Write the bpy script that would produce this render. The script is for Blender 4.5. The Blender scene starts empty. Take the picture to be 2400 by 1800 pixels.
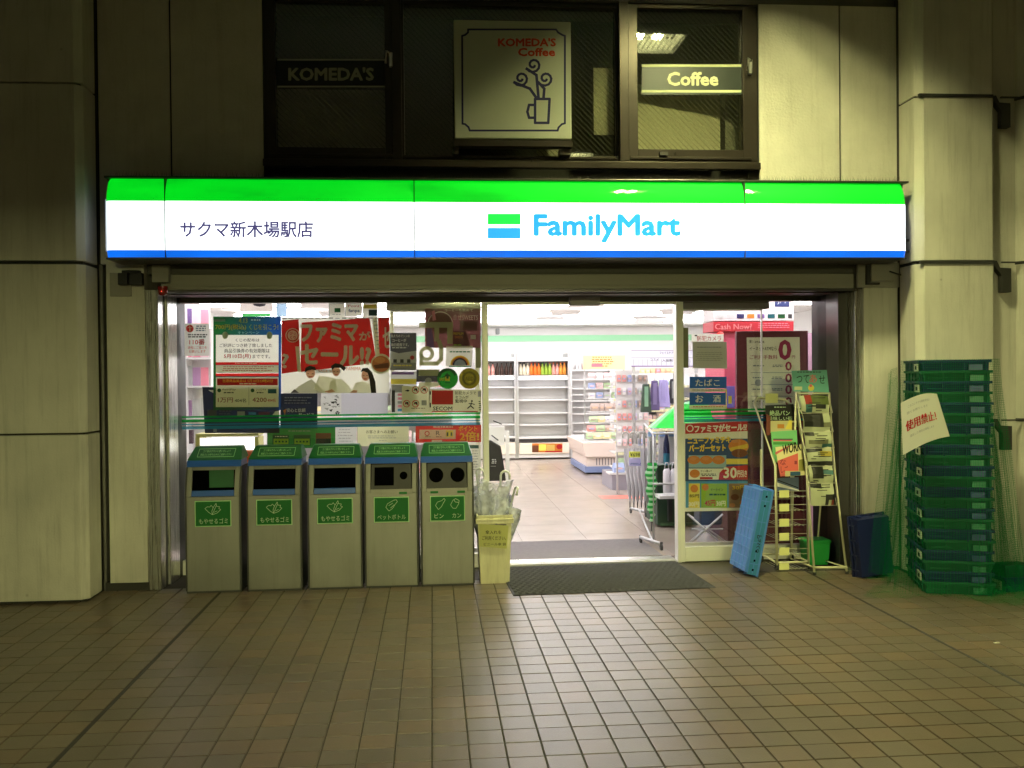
import bpy, math, random
from math import sin, cos, pi, radians, hypot
from mathutils import Vector, Matrix
random.seed(7)
scene = bpy.context.scene
C = scene.collection

# ------------------------------------------------------------------ camera, world, exposure
CAM_H, F_PX, YAW, PITCH, ROLL = 1.52, 2259.0, radians(4.73), radians(-0.58), -0.0100
_fw = Vector((sin(YAW)*cos(PITCH), cos(YAW)*cos(PITCH), sin(PITCH)))
_r0 = Vector((cos(YAW), -sin(YAW), 0)); _u0 = _r0.cross(_fw)
_r = _r0*cos(ROLL) + _u0*sin(ROLL); _u = -_r0*sin(ROLL) + _u0*cos(ROLL)
cam_d = bpy.data.cameras.new('camera'); cam = bpy.data.objects.new('camera', cam_d); C.objects.link(cam)
cam_d.sensor_width = 36; cam_d.lens = 36*F_PX/2400; cam_d.clip_end = 300; cam_d.clip_start = .05
m = Matrix.Identity(4)
for i in range(3):
    m[i][0], m[i][1], m[i][2] = _r[i], _u[i], -_fw[i]
m[2][3] = CAM_H
cam.matrix_world = m
scene.camera = cam
w = bpy.data.worlds.new('World'); scene.world = w; w.use_nodes = True
nt = w.node_tree; bg = nt.nodes['Background']
sky = nt.nodes.new('ShaderNodeTexSky'); sky.sky_type = 'NISHITA'; sky.sun_disc = False
sky.sun_elevation = radians(2); sky.sun_rotation = radians(150)
nt.links.new(sky.outputs[0], bg.inputs[0]); bg.inputs[1].default_value = 0.001
scene.view_settings.view_transform = 'Standard'; scene.view_settings.look = 'None'
scene.view_settings.exposure = 0; scene.view_settings.gamma = 1
scene.cycles.use_denoising = True
scene.cycles.max_bounces = 8; scene.cycles.transparent_max_bounces = 24
scene.cycles.sample_clamp_indirect = 6
LAMP_COL = (1.0, 0.98, 0.43)
LAMP_POWER = 700.0      # radiance of the walkway lamps
SHOP_POWER = 18.5        # radiance of the shop's ceiling lights

def at(x, y, Y):
    """point on the vertical plane at distance Y that the photo shows at pixel x, y (of 2400 x 1800)"""
    d = _fw + _r*((x-1200)/F_PX) + _u*((900-y)/F_PX)
    t = Y/d.y
    return Vector((d.x*t, Y, CAM_H+d.z*t))
def fl(x, y, z=0.0):
    d = _fw + _r*((x-1200)/F_PX) + _u*((900-y)/F_PX)
    t = (z-CAM_H)/d.z
    return Vector((d.x*t, d.y*t, z))

# ------------------------------------------------------------------ materials
MATS = {}
def srgb(c):
    return tuple((v/12.92 if v <= .04045 else ((v+.055)/1.055)**2.4) for v in [k/255 for k in c])
def mat(name, col, rough=.6, metal=0.0, emit=0.0, ecol=None, var=0.0, scale=6.0, stretch=(1, 1, 1), bump=0.0, bscale=60.0, spec=.5, rnd=0.0, trans=0.0, coat=0.0, dirt=None, col2=None, spots=None):
    if name in MATS: return MATS[name]
    M = bpy.data.materials.new(name); M.use_nodes = True; MATS[name] = M
    t = M.node_tree; n = t.nodes; L = t.links; p = n['Principled BSDF']
    p.inputs['Base Color'].default_value = (*col, 1); p.inputs['Roughness'].default_value = rough
    p.inputs['Metallic'].default_value = metal; p.inputs['Specular IOR Level'].default_value = spec
    if coat: p.inputs['Coat Weight'].default_value = coat; p.inputs['Coat Roughness'].default_value = .04
    if emit: p.inputs['Emission Color'].default_value = (*(ecol or col), 1); p.inputs['Emission Strength'].default_value = emit
    tc = n.new('ShaderNodeTexCoord')
    src = None
    if var or rnd or dirt:
        geo = n.new('ShaderNodeNewGeometry'); mp = n.new('ShaderNodeMapping'); mp.inputs['Scale'].default_value = stretch
        L.new(geo.outputs['Position'], mp.inputs[0])
        nz = n.new('ShaderNodeTexNoise'); nz.inputs['Scale'].default_value = scale; nz.inputs['Detail'].default_value = 7; nz.inputs['Roughness'].default_value = .62
        L.new(mp.outputs[0], nz.inputs['Vector'])
        mr = n.new('ShaderNodeMapRange'); mr.inputs[1].default_value = .25; mr.inputs[2].default_value = .75
        mr.inputs[3].default_value = 1-var; mr.inputs[4].default_value = 1+var*.6
        L.new(nz.outputs[0], mr.inputs[0])
        fac = mr.outputs[0]
        if rnd:
            oi = n.new('ShaderNodeObjectInfo'); ad = n.new('ShaderNodeMath'); ad.operation = 'ADD'
            L.new(oi.outputs['Random'], ad.inputs[0]); L.new(geo.outputs['Random Per Island'], ad.inputs[1])
            fr = n.new('ShaderNodeMath'); fr.operation = 'FRACT'; L.new(ad.outputs[0], fr.inputs[0])
            m2 = n.new('ShaderNodeMapRange'); m2.inputs[3].default_value = 1-rnd; m2.inputs[4].default_value = 1+rnd
            L.new(fr.outputs[0], m2.inputs[0]); mu = n.new('ShaderNodeMath'); mu.operation = 'MULTIPLY'
            L.new(fac, mu.inputs[0]); L.new(m2.outputs[0], mu.inputs[1]); fac = mu.outputs[0]
        vm = n.new('ShaderNodeVectorMath'); vm.operation = 'SCALE'; vm.inputs[0].default_value = col
        L.new(fac, vm.inputs['Scale']); src = vm.outputs[0]
        if col2:   # pieces differ in hue too, each its own
            f2 = n.new('ShaderNodeMath'); f2.operation = 'MULTIPLY_ADD'; f2.inputs[1].default_value = 7.31; f2.inputs[2].default_value = .17; L.new(fr.outputs[0], f2.inputs[0])
            f3 = n.new('ShaderNodeMath'); f3.operation = 'FRACT'; L.new(f2.outputs[0], f3.inputs[0])
            f4 = n.new('ShaderNodeMath'); f4.operation = 'POWER'; f4.inputs[1].default_value = 2.2; L.new(f3.outputs[0], f4.inputs[0])
            mh = n.new('ShaderNodeMix'); mh.data_type = 'RGBA'; mh.inputs[6].default_value = (*col, 1); mh.inputs[7].default_value = (*col2, 1); L.new(f4.outputs[0], mh.inputs[0]); L.new(mh.outputs[2], vm.inputs[0])
        if dirt:   # (colour, height of the band above the ground, strength): splash dirt near the ground and rain streaks
            sx = n.new('ShaderNodeSeparateXYZ'); L.new(geo.outputs['Position'], sx.inputs[0])
            md = n.new('ShaderNodeMapRange'); md.inputs[1].default_value = 0; md.inputs[2].default_value = dirt[1]
            md.inputs[3].default_value = 1; md.inputs[4].default_value = 0; L.new(sx.outputs['Z'], md.inputs[0])
            mp2 = n.new('ShaderNodeMapping'); mp2.inputs['Scale'].default_value = (9, 9, .5); L.new(geo.outputs['Position'], mp2.inputs[0])
            n2 = n.new('ShaderNodeTexNoise'); n2.inputs['Scale'].default_value = 2.2; n2.inputs['Detail'].default_value = 9; n2.inputs['Roughness'].default_value = .75
            L.new(mp2.outputs[0], n2.inputs['Vector'])
            r2 = n.new('ShaderNodeMapRange'); r2.inputs[1].default_value = .50; r2.inputs[2].default_value = .78; L.new(n2.outputs[0], r2.inputs[0])
            n3 = n.new('ShaderNodeTexNoise'); n3.inputs['Scale'].default_value = 7; n3.inputs['Detail'].default_value = 6; L.new(geo.outputs['Position'], n3.inputs['Vector'])
            m3 = n.new('ShaderNodeMath'); m3.operation = 'MULTIPLY'; L.new(md.outputs[0], m3.inputs[0]); L.new(n3.outputs[0], m3.inputs[1])
            a3 = n.new('ShaderNodeMath'); a3.operation = 'ADD'; a3.use_clamp = True; L.new(m3.outputs[0], a3.inputs[0]); L.new(r2.outputs[0], a3.inputs[1])
            s3 = n.new('ShaderNodeMath'); s3.operation = 'MULTIPLY'; s3.inputs[1].default_value = dirt[2]; L.new(a3.outputs[0], s3.inputs[0])
            mx = n.new('ShaderNodeMix'); mx.data_type = 'RGBA'; L.new(s3.outputs[0], mx.inputs[0]); L.new(src, mx.inputs[6]); mx.inputs[7].default_value = (*dirt[0], 1)
            src = mx.outputs[2]
        if spots:   # (colour, scale, radius, strength): gum, chips and drips scattered irregularly
            for sc_, rad_, seed_ in ((spots[1], spots[2], 0), (spots[1]*2.3, spots[2]*.8, 5)):
                vo = n.new('ShaderNodeTexVoronoi'); vo.inputs['Scale'].default_value = sc_; vo.inputs['Randomness'].default_value = 1
                of = n.new('ShaderNodeVectorMath'); of.operation = 'ADD'; of.inputs[1].default_value = (seed_, seed_*.7, 0); L.new(geo.outputs['Position'], of.inputs[0]); L.new(of.outputs[0], vo.inputs['Vector'])
                wb = n.new('ShaderNodeMath'); wb.operation = 'MULTIPLY_ADD'; wb.inputs[1].default_value = .10; L.new(nz.outputs[0], wb.inputs[0]); L.new(vo.outputs['Distance'], wb.inputs[2])
                lt = n.new('ShaderNodeMapRange'); lt.inputs[1].default_value = rad_+.05; lt.inputs[2].default_value = rad_+.09; lt.inputs[3].default_value = spots[3]; lt.inputs[4].default_value = 0; L.new(wb.outputs[0], lt.inputs[0])
                cs = n.new('ShaderNodeSeparateColor'); L.new(vo.outputs['Color'], cs.inputs[0]); gt_ = n.new('ShaderNodeMath'); gt_.operation = 'GREATER_THAN'; gt_.inputs[1].default_value = .55; L.new(cs.outputs[0], gt_.inputs[0])
                mm = n.new('ShaderNodeMath'); mm.operation = 'MULTIPLY'; L.new(lt.outputs[0], mm.inputs[0]); L.new(gt_.outputs[0], mm.inputs[1])
                mx3 = n.new('ShaderNodeMix'); mx3.data_type = 'RGBA'; L.new(mm.outputs[0], mx3.inputs[0]); L.new(src, mx3.inputs[6]); mx3.inputs[7].default_value = (*spots[0], 1); src = mx3.outputs[2]
            ns = n.new('ShaderNodeTexNoise'); ns.inputs['Scale'].default_value = .9; ns.inputs['Detail'].default_value = 5; L.new(geo.outputs['Position'], ns.inputs['Vector'])
            rs = n.new('ShaderNodeMapRange'); rs.inputs[1].default_value = .35; rs.inputs[2].default_value = .65; rs.inputs[3].default_value = .80; rs.inputs[4].default_value = 1.12; L.new(ns.outputs[0], rs.inputs[0])
            vs_ = n.new('ShaderNodeVectorMath'); vs_.operation = 'SCALE'; L.new(src, vs_.inputs[0]); L.new(rs.outputs[0], vs_.inputs['Scale']); src = vs_.outputs[0]
        L.new(src, p.inputs['Base Color'])
        rr = n.new('ShaderNodeMapRange'); rr.inputs[3].default_value = max(0, rough-.12); rr.inputs[4].default_value = min(1, rough+.12)
        L.new(nz.outputs[0], rr.inputs[0]); L.new(rr.outputs[0], p.inputs['Roughness'])
    if bump:
        nb = n.new('ShaderNodeTexNoise'); nb.inputs['Scale'].default_value = bscale; nb.inputs['Detail'].default_value = 4
        L.new(tc.outputs['Object'], nb.inputs['Vector'])
        bp = n.new('ShaderNodeBump'); bp.inputs['Strength'].default_value = bump; bp.inputs['Distance'].default_value = .004
        L.new(nb.outputs[0], bp.inputs['Height']); L.new(bp.outputs[0], p.inputs['Normal'])
    if trans:  # paper or film that lets light through: mixed translucent
        out = n['Material Output']; tl = n.new('ShaderNodeBsdfTranslucent'); mixs = n.new('ShaderNodeMixShader'); mixs.inputs[0].default_value = trans
        if src: L.new(src, tl.inputs[0])
        else: tl.inputs[0].default_value = (*col, 1)
        L.new(p.outputs[0], mixs.inputs[1]); L.new(tl.outputs[0], mixs.inputs[2]); L.new(mixs.outputs[0], out.inputs[0])
    return M
def clear_mat(name, tint=(1, 1, 1), gloss=.08, rough=.02, alpha=0.0, dif=(.8, .8, .8), wired=False, noise=0):
    """thin clear sheet: transparent + fresnel gloss (+ part diffuse)"""
    M = bpy.data.materials.new(name); M.use_nodes = True; MATS[name] = M
    t = M.node_tree; n = t.nodes; L = t.links; n.remove(n['Principled BSDF']); out = n['Material Output']
    tr = n.new('ShaderNodeBsdfTransparent'); tr.inputs[0].default_value = (*tint, 1)
    gl = n.new('ShaderNodeBsdfGlossy'); gl.inputs['Roughness'].default_value = rough
    fr = n.new('ShaderNodeLayerWeight'); fr.inputs[0].default_value = .25
    mr = n.new('ShaderNodeMapRange'); mr.inputs[3].default_value = gloss; mr.inputs[4].default_value = min(1, gloss+.7)
    L.new(fr.outputs['Fresnel'], mr.inputs[0])
    mx = n.new('ShaderNodeMixShader'); L.new(mr.outputs[0], mx.inputs[0]); L.new(tr.outputs[0], mx.inputs[1]); L.new(gl.outputs[0], mx.inputs[2])
    last = mx.outputs[0]
    if alpha or wired:
        df = n.new('ShaderNodeBsdfDiffuse'); df.inputs[0].default_value = (*dif, 1)
        m2 = n.new('ShaderNodeMixShader'); m2.inputs[0].default_value = alpha
        L.new(last, m2.inputs[1]); L.new(df.outputs[0], m2.inputs[2]); last = m2.outputs[0]
        if noise:
            geo = n.new('ShaderNodeNewGeometry'); nz = n.new('ShaderNodeTexNoise'); nz.inputs['Scale'].default_value = noise; L.new(geo.outputs['Position'], nz.inputs['Vector'])
            r = n.new('ShaderNodeMapRange'); r.inputs[1].default_value = .35; r.inputs[2].default_value = .7; r.inputs[3].default_value = alpha*.3; r.inputs[4].default_value = min(1, alpha*1.8)
            L.new(nz.outputs[0], r.inputs[0]); L.new(r.outputs[0], m2.inputs[0])
        if wired:   # wire mesh cast in the pane: diagonal wires
            geo = n.new('ShaderNodeNewGeometry'); fac = None
            for ang in (45, -45):
                mp = n.new('ShaderNodeMapping'); mp.inputs['Rotation'].default_value = (0, radians(ang), 0); L.new(geo.outputs['Position'], mp.inputs[0])
                wv = n.new('ShaderNodeTexWave'); wv.bands_direction = 'X'; wv.inputs['Scale'].default_value = 10.5; wv.inputs['Distortion'].default_value = 0
                L.new(mp.outputs[0], wv.inputs[0])
                g = n.new('ShaderNodeMapRange'); g.inputs[1].default_value = .72; g.inputs[2].default_value = .95; g.inputs[4].default_value = .22 if ang > 0 else .05; L.new(wv.outputs[1], g.inputs[0])
                if fac is None: fac = g.outputs[0]
                else:
                    mxx = n.new('ShaderNodeMath'); mxx.operation = 'MAXIMUM'; L.new(fac, mxx.inputs[0]); L.new(g.outputs[0], mxx.inputs[1]); fac = mxx.outputs[0]
            L.new(fac, m2.inputs[0])
    L.new(last, out.inputs[0])
    return M

def P(name, rgb, **k):      # printed colour given as sRGB
    k.setdefault('rough', .55)
    if name.split('_')[0] in ('poster', 'print', 'notice', 'sticker', 'campaign', 'ink', 'sheet', 'sign'): k.setdefault('trans', .38)
    return mat(name, srgb(rgb), **k)
concrete = mat('concrete_panel', (.57, .55, .47), rough=.75, spots=((.15, .13, .10), 1.7, .012, .5), var=.16, scale=3.0, stretch=(1, 1, .35), bump=.35, bscale=90, dirt=((.16, .14, .10), .8, .42))
concrete_up = mat('sprayed_wall', (.60, .575, .49), rough=.85, var=.10, scale=5.0, bump=1.0, bscale=55, dirt=((.30, .27, .2), .1, .35))
joint_dark = mat('joint_sealant', (.025, .024, .02), rough=.7)
joint_grey = mat('joint_grey', (.22, .21, .18), rough=.8, var=.3, scale=9, dirt=((.05, .045, .04), .5, .6))
steel = mat('brushed_steel', (.62, .61, .58), rough=.28, metal=1.0, var=.12, scale=4, stretch=(30, 30, .5))
steel_dark = mat('dark_steel', (.10, .095, .09), rough=.35, metal=.7, var=.15, scale=5, stretch=(20, 20, .5))
bronze = mat('bronze_frame', (.045, .036, .028), rough=.32, metal=.6, var=.1, scale=8)
black = mat('black_paint', (.012, .012, .012), rough=.5)
dark = mat('dark_void', (.015, .015, .014), rough=.9)
alu = mat('cream_aluminium', (.70, .69, .62), rough=.38, metal=.15, var=.05, scale=8, stretch=(1, 1, .2))
shutterbox = mat('shutter_box', (.29, .275, .23), rough=.5, metal=.2, var=.08, scale=3, stretch=(.4, 1, 6))
beam = mat('dark_beam', (.10, .095, .08), rough=.55, var=.15, scale=4, stretch=(.3, 1, 8))
tile_m = mat('pavement_tile', (.128, .102, .074), rough=.33, col2=(.165, .112, .070), spots=((.045, .038, .03), 2.6, .035, .55), var=.20, scale=55, rnd=.12, bump=.25, bscale=160, dirt=((.10, .075, .05), .01, .30))
grout = mat('grout', (.062, .053, .038), rough=.9, var=.3, scale=20)
white_p = mat('white_plastic', (.78, .78, .76), rough=.4)
glass = clear_mat('shop_glass', gloss=.045)
wglass = clear_mat('wired_glass', tint=(.82, .82, .76), gloss=.10, wired=True, dif=(.10, .10, .06))

# ------------------------------------------------------------------ object helpers
ORG = {}
def tag(o, label=None, cat=None, group=None, kind=None):
    if label: o['label'] = label
    if cat: o['category'] = cat
    if group: o['group'] = group
    if kind: o['kind'] = kind
    return o
def thing(name, label, cat, loc=(0, 0, 0), group=None, rz=0.0):
    o = bpy.data.objects.new(name, None); C.objects.link(o); o.location = loc; o.rotation_euler = (0, 0, rz)
    o.empty_display_size = .1
    ORG[o.name] = Vector(loc) if not rz else None
    return tag(o, label, cat, group)
class MB:
    """collects faces (world coordinates unless the parent was built at the origin), several materials allowed"""
    def __init__(s, m=None): s.v = []; s.f = []; s.mi = []; s.ms = []; s.cur = 0; s.sm = []; s.smooth = False; s.use(m) if m else None
    def use(s, m):
        if m not in s.ms: s.ms.append(m)
        s.cur = s.ms.index(m); return s
    def face(s, pts):
        b = len(s.v); s.v += [tuple(p) for p in pts]; s.f.append(tuple(range(b, b+len(pts)))); s.mi.append(s.cur); s.sm.append(s.smooth)
    def raw(s, vs, fs):
        b = len(s.v); s.v += [tuple(p) for p in vs]
        for f in fs: s.f.append(tuple(b+i for i in f)); s.mi.append(s.cur); s.sm.append(s.smooth)
    def box(s, x0, x1, y0, y1, z0, z1, M=None, taper=None):
        vs = [(x, y, z) for z in (z0, z1) for y in (y0, y1) for x in (x0, x1)]
        if taper:
            cx, cy = (x0+x1)/2, (y0+y1)/2
            vs = [((x-cx)*(taper if z == z0 else 1)+cx, (y-cy)*(taper if z == z0 else 1)+cy, z) for x, y, z in vs]
        if M is not None: vs = [M @ Vector(v) for v in vs]
        s.raw(vs, [(0, 2, 3, 1), (4, 5, 7, 6), (0, 1, 5, 4), (2, 6, 7, 3), (0, 4, 6, 2), (1, 3, 7, 5)]); return s
    def prism(s, poly, axis, a, b):
        """poly in the two other axes (order x,y,z without axis), extruded between a and b"""
        def mk(p, c):
            q = list(p); q.insert(axis, c); return tuple(q)
        n = len(poly); s.raw([mk(p, a) for p in poly]+[mk(p, b) for p in poly],
            [tuple(range(n)), tuple(range(2*n-1, n-1, -1))]+[(i, i+n, (i+1) % n+n, (i+1) % n) for i in range(n)]); return s
    def tube(s, pts, r, n=8, caps=True):
        pts = [Vector(p) for p in pts]; rings = []; sm = s.smooth; s.smooth = True
        for i, p in enumerate(pts):
            t = ((pts[min(i+1, len(pts)-1)]-p).normalized() + (p-pts[max(i-1, 0)]).normalized()).normalized()
            a = t.cross(Vector((0, 0, 1)) if abs(t.z) < .9 else Vector((0, 1, 0))).normalized(); b = t.cross(a)
            rr = r[i] if isinstance(r, (list, tuple)) else r
            rings.append([p + a*rr*cos(2*pi*k/n) + b*rr*sin(2*pi*k/n) for k in range(n)])
        vs = [q for g in rings for q in g]
        fs = [(i*n+k, i*n+(k+1) % n, (i+1)*n+(k+1) % n, (i+1)*n+k) for i in range(len(pts)-1) for k in range(n)]
        if caps: fs += [tuple(range(n))[::-1], tuple(range((len(pts)-1)*n, len(pts)*n))]
        s.raw(vs, fs); s.smooth = sm; return s
    def disc(s, c, r, n=20, ry=None, nrm='y', y2=None):
        c = Vector(c); ry = ry or r
        if nrm == 'y': s.face([c+Vector((r*cos(2*pi*k/n), 0, ry*sin(2*pi*k/n))) for k in range(n)])
        else: s.face([c+Vector((r*cos(2*pi*k/n), ry*sin(2*pi*k/n), 0)) for k in range(n)])
        return s
    def cyl(s, c, r, h, n=16, r2=None):
        c = Vector(c); return s.tube([c, c+Vector((0, 0, h))], [r, r2 if r2 is not None else r], n)
    def lathe(s, c, prof, n=14):
        c = Vector(c); sm = s.smooth; s.smooth = True
        vs = [(c.x+r*cos(2*pi*k/n), c.y+r*sin(2*pi*k/n), c.z+z) for r, z in prof for k in range(n)]
        fs = [(i*n+k, i*n+(k+1) % n, (i+1)*n+(k+1) % n, (i+1)*n+k) for i in range(len(prof)-1) for k in range(n)]
        s.raw(vs, fs); s.smooth = sm; return s
    def build(s, name, parent=None, kind=None, label=None, cat=None, group=None, bevel=0, local=False):
        me = bpy.data.meshes.new(name)
        o = bpy.data.objects.new(name, me); C.objects.link(o)
        off = Vector((0, 0, 0))
        if parent is not None:
            o.parent = parent
            if not local and ORG.get(parent.name) is not None: off = ORG[parent.name]
        me.from_pydata([(v[0]-off.x, v[1]-off.y, v[2]-off.z) for v in s.v], [], s.f)
        for m in s.ms: me.materials.append(m)
        me.polygons.foreach_set('material_index', s.mi); me.polygons.foreach_set('use_smooth', s.sm); me.update()
        ORG[o.name] = off
        if bevel:
            b = o.modifiers.new('bevel', 'BEVEL'); b.width = bevel; b.segments = 2; b.limit_method = 'ANGLE'
        return tag(o, label, cat, group, kind)
def copy_tree(o, parent=None):
    c = o.copy(); C.objects.link(c); c.parent = parent
    if c.name not in ORG: ORG[c.name] = ORG.get(o.name)
    for ch in list(o.children): copy_tree(ch, c)
    return c

# ---- text as meshes (built-in font)
_TX = {}
def text_geo(s, bold=0.0, shear=0.0):
    k = (s, bold, shear)
    if k in _TX: return _TX[k]
    cu = bpy.data.curves.new('txt', 'FONT'); cu.body = s; cu.size = 1; cu.offset = 0; cu.resolution_u = 2; cu.shear = shear; cu.fill_mode = 'FRONT'
    ob = bpy.data.objects.new('txt', cu); C.objects.link(ob)
    dg = bpy.context.evaluated_depsgraph_get(); dg.update()
    me = ob.evaluated_get(dg).to_mesh()
    vs = [(v.co.x, v.co.y) for v in me.vertices]; fs = [tuple(p.vertices) for p in me.polygons]
    ob.evaluated_get(dg).to_mesh_clear(); bpy.data.objects.remove(ob); bpy.data.curves.remove(cu)
    if not vs: vs = [(0, 0), (1, 0), (1, 1)]
    x0 = min(v[0] for v in vs); x1 = max(v[0] for v in vs); y0 = min(v[1] for v in vs); y1 = max(v[1] for v in vs)
    _TX[k] = ([((a-x0)/(x1-x0 or 1), (b-y0)/(y1-y0 or 1)) for a, b in vs], fs, (x1-x0)/(y1-y0 or 1))
    return _TX[k]

class Print:
    """flat print on a vertical sheet at distance Y, laid out in the photo's pixels; each layer 0.8 mm proud of the one below"""
    def __init__(s, Y, step=.0008): s.k = 0; s.Y = Y; s.n = 0; s.step = step; s.mb = MB()
    def y(s): s.k += 1; return s.Y - s.n*s.step - s.k*.00001
    def lift(s): s.n += 1; return s
    def quad(s, pts, m): 
        q = [at(x, y, s.Y) for x, y in pts]; yy = s.y(); s.mb.use(m).face([(v.x, yy, v.z) for v in q]); return s
    def R(s, x0, y0, x1, y1, m): return s.quad([(x0, y1), (x1, y1), (x1, y0), (x0, y0)], m)
    def Cc(s, cx, cy, r, m, n=22, ry=None):
        return s.quad([(cx+r*cos(2*pi*k/n), cy+(ry or r)*sin(2*pi*k/n)) for k in range(n)], m)
    def ring(s, cx, cy, r0, r1, m, a0=0, a1=360, n=20):
        for k in range(n):
            a = radians(a0+(a1-a0)*k/n); b = radians(a0+(a1-a0)*(k+1)/n)
            s.quad([(cx+r0*cos(a), cy-r0*sin(a)), (cx+r1*cos(a), cy-r1*sin(a)), (cx+r1*cos(b), cy-r1*sin(b)), (cx+r0*cos(b), cy-r0*sin(b))], m)
        return s
    def line(s, pts, w, m):
        for (x0, y0), (x1, y1) in zip(pts, pts[1:]):
            l = hypot(x1-x0, y1-y0) or 1; nx, ny = -(y1-y0)/l*w/2, (x1-x0)/l*w/2; ex, ey = (x1-x0)/l*w*.3, (y1-y0)/l*w*.3
            s.quad([(x0+nx-ex, y0+ny-ey), (x1+nx+ex, y1+ny+ey), (x1-nx+ex, y1-ny+ey), (x0-nx-ex, y0-ny-ey)], m)
        return s
    def T(s, txt, x0, y0, x1, y1, m, bold=.02, dy=0, shear=0, fit=False, dx=0):
        """text filling the box; dy: right end lower by dy px; dx: bottom shifted; fit keeps the aspect"""
        heavy = bold > .008
        vs, fs, asp = text_geo(txt, 0, shear)
        if fit:
            w = (y1-y0)*asp
            if w < x1-x0: c = (x0+x1)/2; x0, x1 = c-w/2, c+w/2
        b = bold*.5*(y1-y0) if heavy else 0
        for i, (ox, oy) in enumerate(((0, 0),) if not heavy else ((-b, 0), (b, 0)) if bold < .035 else ((-b, 0), (b, 0), (0, -b), (0, b), (-b*.7, -b*.7), (b*.7, b*.7), (-b*.7, b*.7), (b*.7, -b*.7), (0, 0))):
            q = []; yy = s.y()
            for u, v in vs:
                p = at(x0+(x1-x0)*u+dx*(1-v)+ox, y1+(y0-y1)*v+dy*u+oy, s.Y); q.append((p.x, yy, p.z))
            s.mb.use(m); s.mb.raw(q, fs)
        return s
    def lines(s, x0, y0, x1, y1, n, m, h=None, jit=.25):
        """small print too fine to read: rows of short marks"""
        dy = (y1-y0)/n; h = h or dy*.45
        for i in range(n):
            x = x0 + random.random()*4; e = x1-(x1-x0)*random.random()*jit
            while x < e:
                l = random.uniform(3, 9); s.R(x, y0+i*dy, min(x+l, e), y0+i*dy+h, m); x += l+1.6
        return s
    def build(s, name, label, cat, group=None, parent=None, opaque=False):
        if opaque: s.mb.ms = [solid(m) for m in s.mb.ms]
        return s.mb.build(name, parent, None, label, cat, group)
def solid(m):
    """the same print on a thick sheet that lets no light through"""
    k = m.name+'_thick'
    if k not in MATS:
        c = m.copy(); c.name = k; MATS[k] = c
        for nd in c.node_tree.nodes:
            if nd.type == 'MIX_SHADER': nd.inputs[0].default_value = 0
    return MATS[k]

# ------------------------------------------------------------------ the ground
PX0, PITCHX, PITCHY = -1.51, .1493, .1505
pav = MB(grout).box(-14, 14, -22, 7.72, -.2, -.006).build('pavement', kind='structure', label='brown square tiled walkway in front of the shop')
base_ty = 3.80
cols = []
xx = PX0
def tile_cols():
    out = []
    # between the two wide joints: 29 tiles
    for i in range(29): out.append((PX0 + i*PITCHX, PITCHX, i == 0, i == 28))
    for i in range(1, 26): out.append((PX0 - i*PITCHX, PITCHX, False, i == 1))
    for i in range(0, 34): out.append((PX0+29*PITCHX + i*PITCHX, PITCHX, i == 0, False))
    return out
tiles = []
for x, wd, jl, jr in tile_cols():
    a = x + (.010 if jl else .0021); b = x + wd - (.010 if jr else .0021)
    offy = random.uniform(-.0015, .0015)
    for j in range(-12, 27):
        y = base_ty + (j-5)*PITCHY + offy + random.uniform(-.001, .001)
        if y + PITCHY > 7.56: continue
        yb = y+PITCHY-.0035
        tiles.append((a, b, y, yb))
def tile_size(t):
    cx, cy = (t[0]+t[1])/2, (t[2]+t[3])/2
    d = Vector((cx, cy, -CAM_H)); z = d.dot(_fw)
    if z < .5: return -1
    u = 1200+F_PX*d.dot(_r)/z; v = 900-F_PX*d.dot(_u)/z
    if not (0 <= u <= 2400 and 0 <= v <= 1800): return -1
    return 1/(z*z)
order = sorted(tiles, key=tile_size, reverse=True)
near, rest = order[:300], order[300:]
for jx_ in (PX0, PX0+29*PITCHX): MB(joint_dark).box(jx_-.0095, jx_+.0095, -2, 7.4, -.02, -.0015).build('expansion_joint', pav)
tw, th = PITCHX-.005, PITCHY-.0035
def tile_geo(mb, x0, x1, y0, y1, top=0.0):
    e = .0025
    mb.raw([(x0, y0, -.008), (x1, y0, -.008), (x1, y1, -.008), (x0, y1, -.008), (x0+e, y0+e, top), (x1-e, y0+e, top), (x1-e, y1-e, top), (x0+e, y1-e, top)],
           [(4, 5, 6, 7), (0, 1, 5, 4), (1, 2, 6, 5), (2, 3, 7, 6), (3, 0, 4, 7)])
tm = {}
for (a, b, y0, y1) in near:
    key = round(b-a, 4)
    if key not in tm:
        mb = MB(tile_m); tile_geo(mb, -(b-a)/2, (b-a)/2, -th/2, th/2); o = mb.build('tile', pav, local=True); tm[key] = o
        t = o
    else:
        t = tm[key].copy(); C.objects.link(t)
    t.location = ((a+b)/2, (y0+y1)/2, random.uniform(-.0008, .0008))
mb = MB(tile_m)
for (a, b, y0, y1) in rest: tile_geo(mb, a, b, y0, y1, random.uniform(-.0008, .0008))
mb.build('tiles_beyond', pav, kind='stuff')

# ------------------------------------------------------------------ the building wall
bw = thing('station_building', 'pale concrete panel facade of the station building around the shop front and upper windows', 'building', (0, 7.1, 0))
def panel(x0, x1, z0, z1, y0, y1, m=concrete, chamL=0, chamR=0, name='wall_panel'):
    poly = []
    poly += [(x0+chamL, y0), (x1-chamR, y0)]
    if chamR: poly += [(x1, y0+chamR)]
    poly += [(x1, y1), (x0, y1)]
    if chamL: poly += [(x0, y0+chamL)]
    mb = MB(m); mb.prism(poly, 2, z0, z1); return mb.build(name, bw, bevel=.004)
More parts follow.
